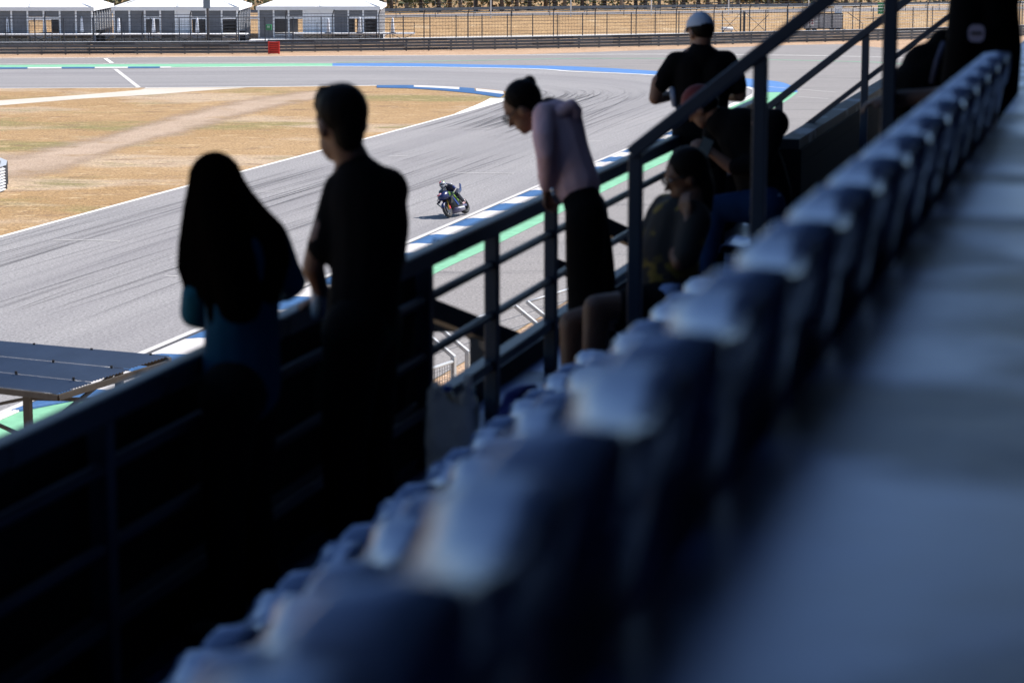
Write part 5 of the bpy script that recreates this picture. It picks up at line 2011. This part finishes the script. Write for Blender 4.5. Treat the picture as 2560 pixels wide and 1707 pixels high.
# ---------------------------------------------------------------- 7 dark jacket with a round patch
def dark_jacket():
    D = 10.2
    J = lambda x, y, dz=0: at(x, y, D + dz)
    t = thing('person', 'person in a black jacket with a round pale badge, cut off by the frame', 'person', CAM_H * Vector((0, 0, 1)) * 0)
    base = J(2470, 500)
    t.location = Vector((base.x, base.y, CAM_H - FL_M))
    face = ND
    c = J(2460, -150)
    sk = MB()
    m, sd, f, u = head(sk, c, ND + RD * 0.2, Vector((0, 0, 1)), 1.0)
    sk.chain([(c - u * 0.07, 0.06), (J(2465, -75), 0.065)])
    wr = J(2235, 246, 0.10)
    sk.chain([(J(2465, -75), 0.065), (J(2440, 100, -0.05), 0.05), (J(2420, 232, 0.02), 0.05)])
    sk.chain([(J(2420, 232, 0.02), 0.052), (J(2330, 246, 0.06), 0.046), (wr, 0.032)])
    hand(sk, wr, Vector((-1, 0.1, -0.15)), Vector((0, 0, 1)), 1.0, 0.6)
    organic('body', sk, M_skin2, t, 0.010)
    h = MB()
    h.ball(c + u * 0.02 - f * 0.02, (0.09, 0.105, 0.105), m)
    organic('hair', h, M_hair, t, 0.012, 3)
    s = MB()
    s.chain([(J(2465, -70), 0.10), (J(2465, -20), 0.15)])
    s.chain([(J(2440, -20), 0.10), (J(2490, -20), 0.11)])
    s.chain([(J(2466, 0), 0.135), (J(2470, 120), 0.145), (J(2455, 240), 0.155), (J(2440, 320), 0.16)])
    s.chain([(J(2420, -10, -0.05), 0.08), (J(2405, 110, -0.1), 0.07), (J(2385, 215, -0.05), 0.06)])
    organic('jacket', s, M_tee, t, 0.015)
    p = MB()
    a = J(2430, 330)
    f1 = Vector((a.x - 0.15, a.y, CAM_H - FL_M + 0.08))
    f2 = Vector((a.x + 0.15, a.y + 0.1, CAM_H - FL_M + 0.08))
    p.chain([(a, 0.16), (f1.lerp(a, 0.5), 0.09), (f1, 0.06)])
    p.chain([(a, 0.16), (f2.lerp(a, 0.5), 0.09), (f2, 0.06)])
    organic('trousers', p, M_trouser, t, 0.016)
    for q in (f1, f2):
        mb = MB()
        b0 = Vector((q.x, q.y, CAM_H - FL_M + 0.045))
        mb.chain([(b0, 0.045), (b0 + ND * 0.16, 0.04)])
        organic('shoe', mb, M_shoe, t, 0.012, 3)
    pc = J(2441, 84, -0.165)
    nr = (EYE - pc).normalized()
    mm = nr.to_track_quat('Z', 'Y').to_matrix()
    mb = MB()
    pts = []
    for i in range(24):
        an = 2 * math.pi * i / 24
        x, y = math.cos(an), math.sin(an)
        e = 3.2
        rr = (abs(x) ** e + abs(y) ** e) ** (-1 / e)
        pts.append(mm @ Vector((0.034 * x * rr, 0.036 * y * rr, 0)))
    mb.add([pc + q + nr * 0.012 for q in pts] + [pc + q for q in pts], [tuple(range(24))] + [(i, (i + 1) % 24, 24 + (i + 1) % 24, 24 + i) for i in range(24)])
    bo = mb.build('badge', mat('badge_lilac', (0.42, 0.38, 0.50), rough=0.8), t)
    mb = MB()
    mb.box(pc + nr * 0.014, (0.046, 0.012, 0.002), mm)
    mb.build('badge_mark', M_black, bo)
    # backpack in front of the person
    b = J(2262, 215, 0.3)
    bp = thing('backpack', 'black backpack resting on the seats beside the person with the badge', 'bag', b)
    q = MB()
    q.chain([(J(2310, 165, 0.3), 0.10), (J(2300, 240, 0.3), 0.16), (J(2290, 300, 0.3), 0.17)])
    q.chain([(J(2360, 110, 0.3), 0.07), (J(2330, 200, 0.3), 0.14)])
    organic('sack', q, M_tee, bp, 0.015, 6)
    MB().tube([J(2360, 110, 0.22), J(2345, 150, 0.16), J(2330, 210, 0.15)], 0.015, 8).build('strap', mat('pale_strap', (0.10, 0.10, 0.16), rough=0.8), bp, smooth=True)
dark_jacket()

# ---------------------------------------------------------------- things lying by the front row
def bag():
    D = 8.7
    J = lambda x, y, dz=0: at(x, y, D + dz)
    c = J(1130, 1090)
    t = thing('shopping_bag', 'crumpled beige plastic shopping bag standing behind the front row of seats', 'bag', Vector((c.x, c.y, FLOOR_Z)))
    rows = []
    zt, zb = J(1110, 985).z, FLOOR_Z + 0.005
    n = 22
    random.seed(8)
    for j in range(9):
        q = j / 8
        z = zb + (zt - zb) * q
        ring = []
        for i in range(n):
            a = 2 * math.pi * i / n
            e = 2.6
            x, y = math.cos(a), math.sin(a)
            rr = (abs(x) ** e + abs(y) ** e) ** (-1 / e)
            w = 0.098 - 0.020 * q ** 2 + 0.010 * math.sin(3 * a + 5 * q) + random.uniform(-0.006, 0.006)
            ring.append(Vector((c.x + x * rr * w + random.uniform(-0.004, 0.004), c.y + y * rr * (0.085 - 0.06 * q ** 1.5) + random.uniform(-0.007, 0.007), z + 0.028 * math.sin(2 * a + 0.6) * q + random.uniform(-0.006, 0.006))))
        rows.append(ring)
    mb = MB()
    for a, b in zip(rows, rows[1:]):
        mb.add(a + b, [(i, (i + 1) % n, n + (i + 1) % n, n + i) for i in range(n)])
    o = mb.build('sack', mat('beige_polythene', (0.82, 0.68, 0.54), rough=0.5, bump=(14, 0.9, 0.02)), t, smooth=True)
    for s, hgt in ((-0.055, 0.05), (0.06, 0.075)):
        x = c.x + s
        ear = MB()
        for k in range(3):
            ear.chain([(Vector((x + random.uniform(-0.02, 0.02), c.y, zt - 0.03)), 0.022), (Vector((x + random.uniform(-0.01, 0.01), c.y - 0.01 * k, zt + hgt * 0.6)), 0.014), (Vector((x + random.uniform(-0.012, 0.012), c.y, zt + hgt)), 0.006)], 7)
        organic('handle', ear, MATS['beige_polythene'], t, 0.006, 2)
    for (x, y, mm, lab) in ((1118, 965, mat('blue_cap', (0.03, 0.10, 0.42), rough=0.4), 'bottle with a blue cap sticking out of the beige bag'), (1176, 975, mat('teal_cap', (0.02, 0.16, 0.22), rough=0.4), 'bottle with a dark teal cap beside the beige bag')):
        b = J(x, y, 0.02)
        bt = thing('drink_bottle', lab, 'bottle', b - Vector((0, 0, 0.2)))
        MB().tube([b - Vector((0, 0, 0.2)), b - Vector((0, 0, 0.05)), b - Vector((0, 0, 0.018))], [0.033, 0.033, 0.015], 12).build('bottle_body', mat('amber_plastic', (0.35, 0.27, 0.18), rough=0.2), bt, smooth=True)
        MB().tube([b - Vector((0, 0, 0.018)), b + Vector((0, 0, 0.005))], 0.017, 12).build('cap', mm, bt, smooth=True)
bag()
D = 9.6
q = MB()
jj = lambda x, y, dz=0: at(x, y, D + dz)
q.chain([(jj(1262, 1035), 0.03), (jj(1280, 995, 0.05), 0.035), (jj(1305, 980, 0.12), 0.03), (jj(1335, 970, 0.15), 0.02)])
q.chain([(jj(1245, 1055), 0.03), (jj(1275, 1045, -0.05), 0.032), (jj(1300, 1010, 0.0), 0.02)])
o = organic('crumpled_jacket', q, mat('deep_blue_cloth', (0.012, 0.022, 0.16), rough=0.85, bump=(18, 0.8, 0.02)), None, 0.012, 3)
tag(o, 'crumpled deep blue jacket lying on a front row seat', 'jacket')

# ---------------------------------------------------------------- far photographer on the bank
def photographer():
    d = ray(2219, 70)
    p = EYE + d * ((foot_at(40).y + 4) / d.y)
    base = Vector((p.x, p.y, 0.35))
    t = thing('person', 'distant photographer in dark clothes and a hat on the grassy bank', 'person', base)
    P = lambda x, y, z: base + Vector((x, y, z))
    b = MB()
    b.chain([(P(-0.12, 0, 0.06), 0.05), (P(-0.12, -0.05, 0.45), 0.07), (P(-0.08, 0, 0.85), 0.10)])
    b.chain([(P(0.14, 0.05, 0.06), 0.05), (P(0.13, 0, 0.45), 0.07), (P(0.08, 0, 0.85), 0.10)])
    b.chain([(P(0, 0, 0.9), 0.14), (P(0, 0, 1.3), 0.16), (P(0, 0, 1.45), 0.06), (P(0, -0.02, 1.62), 0.10)])
    b.chain([(P(-0.2, 0, 1.36), 0.07), (P(-0.34, -0.15, 1.25), 0.055), (P(-0.12, -0.3, 1.5), 0.045)])
    b.chain([(P(0.2, 0, 1.36), 0.07), (P(0.34, -0.15, 1.25), 0.055), (P(0.12, -0.3, 1.5), 0.045)])
    organic('body', b, M_tee, t, 0.03, 3)
    MB().tube([P(0, 0, 1.68), P(0, 0, 1.70), P(0, 0, 1.72), P(0, 0, 1.80)], [0.20, 0.21, 0.11, 0.09], 12).build('hat', M_black, t, smooth=True)
    MB().tube([P(0, -0.22, 1.58), P(0, -0.5, 1.57)], [0.06, 0.07], 10).build('camera_lens', M_black, t, smooth=True)
photographer()
# ================================================================ MOTORCYCLE AND RIDER
M_mblue = mat('racing_blue', (0.008, 0.013, 0.075), rough=0.3, coat=0.25, spec=0.5)
M_mblack = mat('racing_black', (0.007, 0.007, 0.010), rough=0.35, coat=0.1)
M_mlime = mat('lime_green', (0.15, 0.28, 0.04), rough=0.4)
M_msilver = mat('silver_lilac', (0.12, 0.115, 0.18), rough=0.3, metal=0.2)
M_tyre = mat('tyre', (0.022, 0.022, 0.024), rough=0.75, noise=(8, 0.3))
M_gold = mat('gold_fork', (0.72, 0.42, 0.08), rough=0.25, metal=0.9)
M_mred = mat('racing_red', (0.62, 0.04, 0.06), rough=0.35)
M_mwhite = mat('racing_white', (0.5, 0.5, 0.52), rough=0.35)
HEAD = math.radians(180 + 64)
bike_pos = (onz(1135.4, 546) + onz(1157, 537.5)) / 2
def bike_frame(o):
    o.rotation_mode = 'XYZ'
    mt = Matrix.Rotation(HEAD, 4, 'Z') @ Matrix.Rotation(R(24), 4, 'X')
    o.rotation_euler = mt.to_euler()
    o.scale = (0.96, 0.96, 0.96)
bike = thing('racing_motorcycle', 'dark blue and black racing motorcycle with lime green marks leaning through the bend', 'motorcycle', bike_pos + Vector((0, 0, 0.05)))
bike_frame(bike)
def bp(name, mb, m, parent=None, smooth=False):
    return mb.build(name, m, parent or bike, smooth=smooth, local=True)
def torus(c, R_, r, ry, n=32, k=10):
    vs, fs = [], []
    for i in range(n):
        a = 2 * math.pi * i / n
        for j in range(k):
            b = 2 * math.pi * j / k
            rr = R_ + r * math.cos(b)
            vs.append(Vector((c[0] + rr * math.cos(a), c[1] + ry * math.sin(b), c[2] + rr * math.sin(a))))
    for i in range(n):
        for j in range(k):
            i2, j2 = (i + 1) % n, (j + 1) % k
            fs.append((i * k + j, i2 * k + j, i2 * k + j2, i * k + j2))
    return MB().add(vs, fs)
def wheel(x, r, w):
    e = inst('wheel', None, bike, (0, 0, 0))
    hub = MB().tube([(x, -0.05, r), (x, 0.05, r)], 0.05, 14)
    bpy.data.objects.remove(e)
    wl = bp('wheel', hub, M_mblack, smooth=True)
    bp('tyre', torus((x, 0, r), r - 0.055, 0.055, w / 2), M_tyre, wl, True)
    bp('rim', torus((x, 0, r), r - 0.105, 0.018, w * 0.36), M_mblack, wl, True)
    for k in range(6):
        a = math.pi * k / 3
        MB().beam((x + 0.04 * math.cos(a), 0, r + 0.04 * math.sin(a)), (x + (r - 0.11) * math.cos(a), 0, r + (r - 0.11) * math.sin(a)), 0.03, 0.022, up=(0, 1, 0)).build('spoke', M_mblack, wl, local=True)
    return wl
wheel(0.72, 0.30, 0.125)
wheel(-0.70, 0.315, 0.20)
for s in (-1, 1):
    bp('fork_leg', MB().tube([(0.72, s * 0.095, 0.30), (0.55, s * 0.095, 0.80)], 0.026, 10), M_gold, smooth=True)
    bp('brake_disc', MB().tube([(0.72, s * 0.075, 0.30), (0.72, s * 0.080, 0.30)], 0.165, 24), mat('disc_carbon', (0.04, 0.04, 0.045), rough=0.4))
    bp('caliper', MB().box((0.60, s * 0.085, 0.38), (0.07, 0.05, 0.12)), M_mred)
# front mudguard
vs, fs = [], []
for i in range(9):
    a = R(20 + 110 * i / 8)
    for j, (y, q) in enumerate(((-0.085, 0.285), (-0.06, 0.325), (0, 0.338), (0.06, 0.325), (0.085, 0.285))):
        vs.append(Vector((0.72 + q * math.cos(a), y, 0.30 + q * math.sin(a))))
for i in range(8):
    for j in range(4):
        fs.append((i * 5 + j, i * 5 + j + 1, i * 5 + j + 6, i * 5 + j + 5))
o = bp('mudguard', MB().add(vs, fs), M_mblue, smooth=True)
o.modifiers.new('t', 'SOLIDIFY').thickness = 0.006
def loft(secs, n=14):
    """secs: (x, half width, z low, z high, squareness)"""
    vs, fs = [], []
    for (x, w, z0, z1, e) in secs:
        for i in range(n):
            a = 2 * math.pi * i / n
            cx, cz = math.cos(a), math.sin(a)
            rr = (abs(cx) ** e + abs(cz) ** e) ** (-1 / e)
            vs.append(Vector((x, w * cx * rr, (z0 + z1) / 2 + (z1 - z0) / 2 * cz * rr)))
    for k in range(len(secs) - 1):
        for i in range(n):
            i2 = (i + 1) % n
            fs.append((k * n + i, k * n + i2, (k + 1) * n + i2, (k + 1) * n + i))
    fs.append(tuple(reversed(range(n))))
    fs.append(tuple((len(secs) - 1) * n + i for i in range(n)))
    return MB().add(vs, fs)
bp('main_fairing', loft([(0.50, 0.18, 0.52, 0.92, 3), (0.35, 0.235, 0.30, 0.92, 3), (0.10, 0.25, 0.16, 0.88, 3), (-0.15, 0.22, 0.12, 0.80, 3), (-0.40, 0.14, 0.14, 0.62, 3)]), M_mblack, smooth=True)
bp('belly_pan', loft([(0.34, 0.19, 0.13, 0.34, 3), (0.0, 0.262, 0.11, 0.34, 3), (-0.35, 0.22, 0.11, 0.32, 3), (-0.50, 0.12, 0.13, 0.26, 3)]), M_msilver, smooth=True)
bp('nose_fairing', loft([(0.90, 0.05, 0.78, 0.86, 2.4), (0.82, 0.15, 0.72, 0.96, 2.6), (0.66, 0.22, 0.70, 1.04, 2.8), (0.45, 0.24, 0.68, 1.05, 2.8), (0.30, 0.20, 0.72, 0.98, 2.6)]), M_mblue, smooth=True)
bp('windscreen', loft([(0.74, 0.07, 0.96, 1.03, 2.2), (0.60, 0.14, 1.00, 1.14, 2.2), (0.42, 0.15, 1.0, 1.20, 2.2)]), mat('smoked_screen', (0.02, 0.025, 0.035), rough=0.08), smooth=True)
bp('number_plate', MB().ball((0.74, -0.05, 0.945), (0.13, 0.13, 0.065)), mat('plate_red_white', (0.62, 0.05, 0.08), rough=0.4, second=((0.8, 0.75, 0.75), 14, 0.5, 0.56)), smooth=True)
bp('fuel_tank', loft([(0.30, 0.14, 0.78, 0.98, 2.4), (0.10, 0.19, 0.74, 1.00, 2.4), (-0.15, 0.15, 0.72, 0.92, 2.4), (-0.25, 0.09, 0.74, 0.84, 2.4)]), M_mblue, smooth=True)
bp('tail', loft([(-0.25, 0.13, 0.74, 0.84, 2.6), (-0.55, 0.12, 0.78, 0.98, 2.6), (-0.85, 0.08, 0.88, 1.04, 2.6), (-1.02, 0.03, 0.96, 1.03, 2.6)]), M_mblue, smooth=True)
bp('tail_fin', MB().beam((-0.98, 0.0, 1.02), (-1.10, 0.0, 1.22), 0.02, 0.10), M_mblue)
bp('swing_arm', MB().beam((-0.10, 0.10, 0.36), (-0.70, 0.13, 0.315), 0.04, 0.08).beam((-0.10, -0.10, 0.36), (-0.70, -0.13, 0.315), 0.04, 0.08), M_msilver)
bp('exhaust', MB().tube([(-0.1, -0.14, 0.26), (-0.45, -0.20, 0.34), (-0.72, -0.20, 0.50)], [0.05, 0.055, 0.06], 12), mat('titanium', (0.35, 0.33, 0.32), rough=0.3, metal=0.9), smooth=True)
for s in (-1, 1):
    bp('winglet', MB().beam((0.62, s * 0.20, 0.76), (0.56, s * 0.36, 0.68), 0.16, 0.018), M_mblue)
    bp('winglet', MB().beam((0.62, s * 0.36, 0.68), (0.60, s * 0.25, 0.50), 0.13, 0.015), M_mblack)
    bp('handlebar', MB().tube([(0.46, s * 0.12, 0.92), (0.38, s * 0.34, 0.86)], 0.018, 8), M_mblack)
    bp('lever_guard', MB().tube([(0.42, s * 0.35, 0.86), (0.52, s * 0.38, 0.80), (0.56, s * 0.30, 0.76)], 0.010, 6), M_mblack)
    # three lime claw strokes on the flank and a lime side flash
    for k in range(3):
        y = s * 0.238
        x0 = 0.56 - 0.055 * k
        bp('claw_mark', MB().beam((x0, y + s * 0.008, 0.97 - 0.01 * k), (x0 - 0.03, y + s * 0.012, 0.80), 0.022, 0.012, up=(0, 1, 0)), M_mlime)
    bp('lime_flash', MB().beam((0.22, s * 0.252, 0.80), (0.02, s * 0.262, 0.52), 0.05, 0.012, up=(0, 1, 0)), M_mlime)
    bp('blue_flash', MB().beam((0.34, s * 0.250, 0.70), (0.16, s * 0.262, 0.36), 0.06, 0.010, up=(0, 1, 0)), mat('bright_blue', (0.015, 0.045, 0.22), rough=0.3))
    bp('white_lettering', MB().beam((0.20, s * 0.268, 0.25), (-0.25, s * 0.262, 0.25), 0.012, 0.055, up=(0, 0, 1)), M_mwhite)
    bp('foot_peg', MB().tube([(-0.35, s * 0.12, 0.42), (-0.35, s * 0.26, 0.42)], 0.016, 8), M_mblack)

rider = thing('person', 'motorcycle rider in dark blue leathers and a grey helmet with red top, crouched', 'person', bike_pos + Vector((0, 0, 0.05)))
bike_frame(rider)
rider.scale = (0.96, 0.96, 0.91)
def rp(name, mb, m, vox=None, parent=None):
    o = mb.build(name, m, parent or rider, smooth=True, local=True)
    if vox:
        r = o.modifiers.new('remesh', 'REMESH')
        r.mode = 'VOXEL'
        r.voxel_size = vox
        r.use_smooth_shade = True
        s = o.modifiers.new('smooth', 'SMOOTH')
        s.iterations = 4
    return o
V = Vector
b = MB()
b.chain([(V((-0.42, 0, 1.00)), 0.15), (V((-0.25, 0, 1.14)), 0.15), (V((0.0, 0, 1.26)), 0.155), (V((0.12, 0, 1.30)), 0.10), (V((0.22, 0, 1.34)), 0.07)])
b.ball(V((0.28, 0, 1.36)), 0.09)
for s in (-1, 1):
    b.chain([(V((0.02, 0, 1.27)), 0.12), (V((0.06, s * 0.20, 1.25)), 0.085), (V((0.12, s * 0.36, 1.02)), 0.062), (V((0.36, s * 0.33, 0.90)), 0.045)])
    kx = 0.0 if s > 0 else 0.02
    b.chain([(V((-0.42, s * 0.10, 0.98)), 0.13), (V((kx, s * 0.30, 0.80)), 0.085), (V((-0.36, s * 0.26, 0.46)), 0.06)])
body = rp('body', b, mat('leathers', (0.016, 0.016, 0.030), rough=0.45, noise=(4, 0.2)), 0.022)
for s in (-1, 1):
    h = MB()
    w = V((0.36, s * 0.33, 0.90))
    h.ball(w, 0.05)
    for k in range(4):
        p0 = w + V((0.03, s * (0.03 - 0.022 * k), 0.01))
        h.chain([(p0, 0.016), (p0 + V((0.045, 0, -0.005)), 0.014), (p0 + V((0.05, 0, -0.04)), 0.012)], 7)
    h.chain([(w + V((0, -s * 0.04, 0)), 0.018), (w + V((0.03, -s * 0.055, -0.03)), 0.014)], 7)
    rp('glove', h, mat('glove_green', (0.06, 0.13, 0.03), rough=0.6), 0.009)
    f = MB()
    f.chain([(V((-0.38, s * 0.26, 0.50)), 0.062), (V((-0.36, s * 0.25, 0.43)), 0.055), (V((-0.20, s * 0.26, 0.40)), 0.042)])
    rp('boot', f, mat('boot_white_red', (0.35, 0.10, 0.12), rough=0.4, second=((0.7, 0.7, 0.7), 12, 0.48, 0.55)), 0.014)
    rp('knee_pad', MB().ball(V((0.02, s * 0.345, 0.79)), (0.06, 0.05, 0.075)), M_mblack)
    rp('shoulder_panel', MB().ball(V((0.06, s * 0.215, 1.29)), (0.065, 0.06, 0.055)), M_mwhite)
    rp('arm_panel', MB().chain([(V((0.10, s * 0.30, 1.15)), 0.062), (V((0.115, s * 0.35, 1.06)), 0.062)]), mat('suit_blue', (0.015, 0.03, 0.14), rough=0.4))
hel = MB()
hel.ball(V((0.30, 0, 1.40)), (0.155, 0.128, 0.145))
hel.ball(V((0.36, 0, 1.34)), (0.11, 0.095, 0.09))
ho = rp('helmet', hel, mat('helmet_grey', (0.30, 0.30, 0.33), rough=0.25, coat=0.5, second=((0.05, 0.05, 0.07), 14, 0.5, 0.56)), 0.014)
rp('helmet_crown', MB().ball(V((0.315, -0.03, 1.475)), (0.10, 0.075, 0.08)), M_mred, None, ho)
rp('helmet_stripe', MB().ball(V((0.25, 0.06, 1.475)), (0.08, 0.04, 0.065)), M_mlime, None, ho)
rp('visor', MB().ball(V((0.385, 0, 1.395)), (0.082, 0.108, 0.048)), mat('visor_dark', (0.01, 0.01, 0.012), rough=0.05), None, ho)
rp('back_hump', MB().chain([(V((0.10, 0, 1.40)), 0.075), (V((-0.12, 0, 1.33)), 0.05)]), M_mblue)
# ================================================================ NEAR FENCE AND LOWER STAND ROOF
M_bgalv = mat('new_galvanised', (0.46, 0.48, 0.51), rough=0.4, metal=0.35, noise=(5, 0.12))
FZ = 2.6
def near_fence():
    a = onz(1169, 881, FZ)
    b = onz(1352, 820, FZ)
    d = (b - a)
    d.z = 0
    L = d.length
    d.normalize()
    n = Vector((-d.y, d.x, 0))       # towards the track
    if n.x > 0:
        n = -n
    fence = thing('safety_fence', 'galvanised mesh safety fence with cranked top arms below the railing', 'fence', Vector((a.x, a.y, 0)))
    gapw = (onz(1169, 881, FZ) - onz(1136, 893, FZ)).length
    panels = []
    starts = [-2 * (L + gapw * 0) - 0.0]
    for k in range(-3, 5):
        s0 = k * (L + gapw)
        panels.append((a + d * s0, a + d * (s0 + L)))
    for p, q in panels:
        p = Vector((p.x, p.y, 0))
        q = Vector((q.x, q.y, 0))
        for e in (p, q):
            top = e + Vector((0, 0, FZ))
            tip = top + n * 0.60 + Vector((0, 0, 0.42))
            MB().beam(e, top, 0.085, 0.085, up=tuple(d)).build('post', M_bgalv, fence)
            MB().beam(top - n * 0.02, tip, 0.07, 0.07).build('top_arm', M_bgalv, fence)
        tp = n * 0.60 + Vector((0, 0, FZ + 0.42))
        MB().tube([p + tp, q + tp], 0.03, 8).build('arm_rail', M_bgalv, fence, smooth=True)
        MB().tube([p + Vector((0, 0, FZ - 0.08)), q + Vector((0, 0, FZ - 0.08))], 0.035, 8).build('top_rail', M_bgalv, fence, smooth=True)
        for z in (0.3, 1.4):
            MB().tube([p + Vector((0, 0, z)), q + Vector((0, 0, z))], 0.025, 8).build('middle_rail', M_bgalv, fence, smooth=True)
        mb = MB()
        nn = int((q - p).length / 0.10)
        for i in range(nn):
            c = p.lerp(q, (i + 0.5) / nn)
            mb.beam(c + Vector((0, 0, 0.1)), c + Vector((0, 0, FZ - 0.1)), 0.006, 0.006)
        for j in range(24):
            z = 0.12 + j * 0.10
            mb.beam(p + Vector((0, 0, z)), q + Vector((0, 0, z)), 0.006, 0.006)
        o = mb.build('wire_mesh', M_galvd, fence, fix=False)
        o['kind'] = 'stuff'
        for z, f in ((FZ + 0.12, 0.17), (FZ + 0.27, 0.38)):
            MB().tube([p + n * f + Vector((0, 0, z)), q + n * f + Vector((0, 0, z)) + d * gapw], 0.008, 5).build('tension_wire', M_galvd, fence)
near_fence()

def lower_roof():
    zf, zn = 4.05, 3.75
    far_r = onz(425, 901, zf)
    far_l = onz(0, 863, zf)
    near_r = onz(146, 988, zn)
    near_l = onz(0, 971, zn)
    e = (far_l - far_r).normalized()
    far_l = far_r + e * 16
    e2 = (near_l - near_r).normalized()
    near_l = near_r + e2 * 16
    t = thing('canopy_roof', 'blue-grey corrugated metal canopy roof below the stand at the frame edge', 'roof', (far_r + near_l) / 2)
    M_sheet = mat('corrugated_metal', (0.10, 0.135, 0.20), rough=0.45, metal=0.1, noise=(1.5, 0.12))
    rows = 3
    cuts = [0.0, 0.36, 0.70, 1.0]
    for r in range(rows):
        t0, t1 = cuts[r], cuts[r + 1]
        for s in range(4):
            q0, q1 = s / 4, (s + 1) / 4
            mb = MB()
            nq = 46
            A, B = [], []
            g = []
            ny = 24
            for j in range(ny + 1):
                tt = t0 + (t1 - t0) * j / ny + (0.012 if j == 0 and r else 0)
                for i in range(2):
                    qq = q0 + (q1 - q0) * i - (0.002 if i else 0)
                    P = far_r.lerp(far_l, qq).lerp(near_r.lerp(near_l, qq), tt)
                    g.append(P + Vector((0, 0, 0.025 * (j % 2) + 0.02 * (rows - r))))
            mb.add(g, [(2 * j, 2 * j + 1, 2 * j + 3, 2 * j + 2) for j in range(ny)])
            o = up_face(mb.build('roof_sheet', M_sheet, t, fix=False))
        # bolts along each lap
        for k in range(13):
            qq = 0.02 + k * 0.07
            P = far_r.lerp(far_l, qq).lerp(near_r.lerp(near_l, qq), cuts[r] + 0.02)
            MB().tube([P + Vector((0, 0, 0.05)), P + Vector((0, 0, 0.10))], 0.022, 6).build('bolt', M_black, t)
    dz = Vector((0, 0, -0.035))
    MB().beam(near_r + dz, near_l + dz, 0.06, 0.09).build('eave_beam', mat('canopy_beam', (0.07, 0.062, 0.056), rough=0.6, noise=(6, 0.3)), t)
    MB().beam(near_r + dz, far_r + dz, 0.06, 0.09).build('verge_beam', MATS['canopy_beam'], t)
    MB().beam(far_l + dz, far_r + dz, 0.08, 0.16).build('back_beam', MATS['canopy_beam'], t)
    M_tr = mat('truss_steel', (0.05, 0.045, 0.042), rough=0.5, metal=0.3)
    mid = far_r.lerp(near_r, 0.82)
    for qq in (0.045, 0.20, 0.36, 0.52, 0.7):
        P = near_r.lerp(near_l, qq) + (far_r - near_r) * 0.05
        MB().beam(P + dz, Vector((P.x, P.y, 0)), 0.11, 0.11, up=tuple(RD)).build('column', M_tr, t)
        Q = far_r.lerp(far_l, qq) + (near_r - far_r) * 0.12
        MB().beam(Q + dz, Vector((Q.x, Q.y, 0)), 0.11, 0.11, up=tuple(RD)).build('column', M_tr, t)
        MB().beam(P + dz * 4, Q + dz * 18, 0.06, 0.06).build('truss_bar', M_tr, t)
        MB().beam(P + dz * 22, Q + dz * 4, 0.05, 0.05).build('truss_bar', M_tr, t)
    for q0, q1 in ((0.045, 0.20), (0.20, 0.36), (0.36, 0.52)):
        P0 = near_r.lerp(near_l, q0) + (far_r - near_r) * 0.05
        P1 = near_r.lerp(near_l, q1) + (far_r - near_r) * 0.05
        MB().beam(P0 + dz * 4, P1 + dz * 22, 0.05, 0.05).build('truss_bar', M_tr, t)
        MB().beam(P0 + dz * 22, P1 + dz * 4, 0.05, 0.05).build('truss_bar', M_tr, t)
    P0 = near_r + Vector((0, 0, -1.05))
    P1 = near_l + Vector((0, 0, -1.05))
    MB().tube([P0, P1], 0.07, 8).build('tie_tube', M_bgalv, t, smooth=True)
lower_roof()
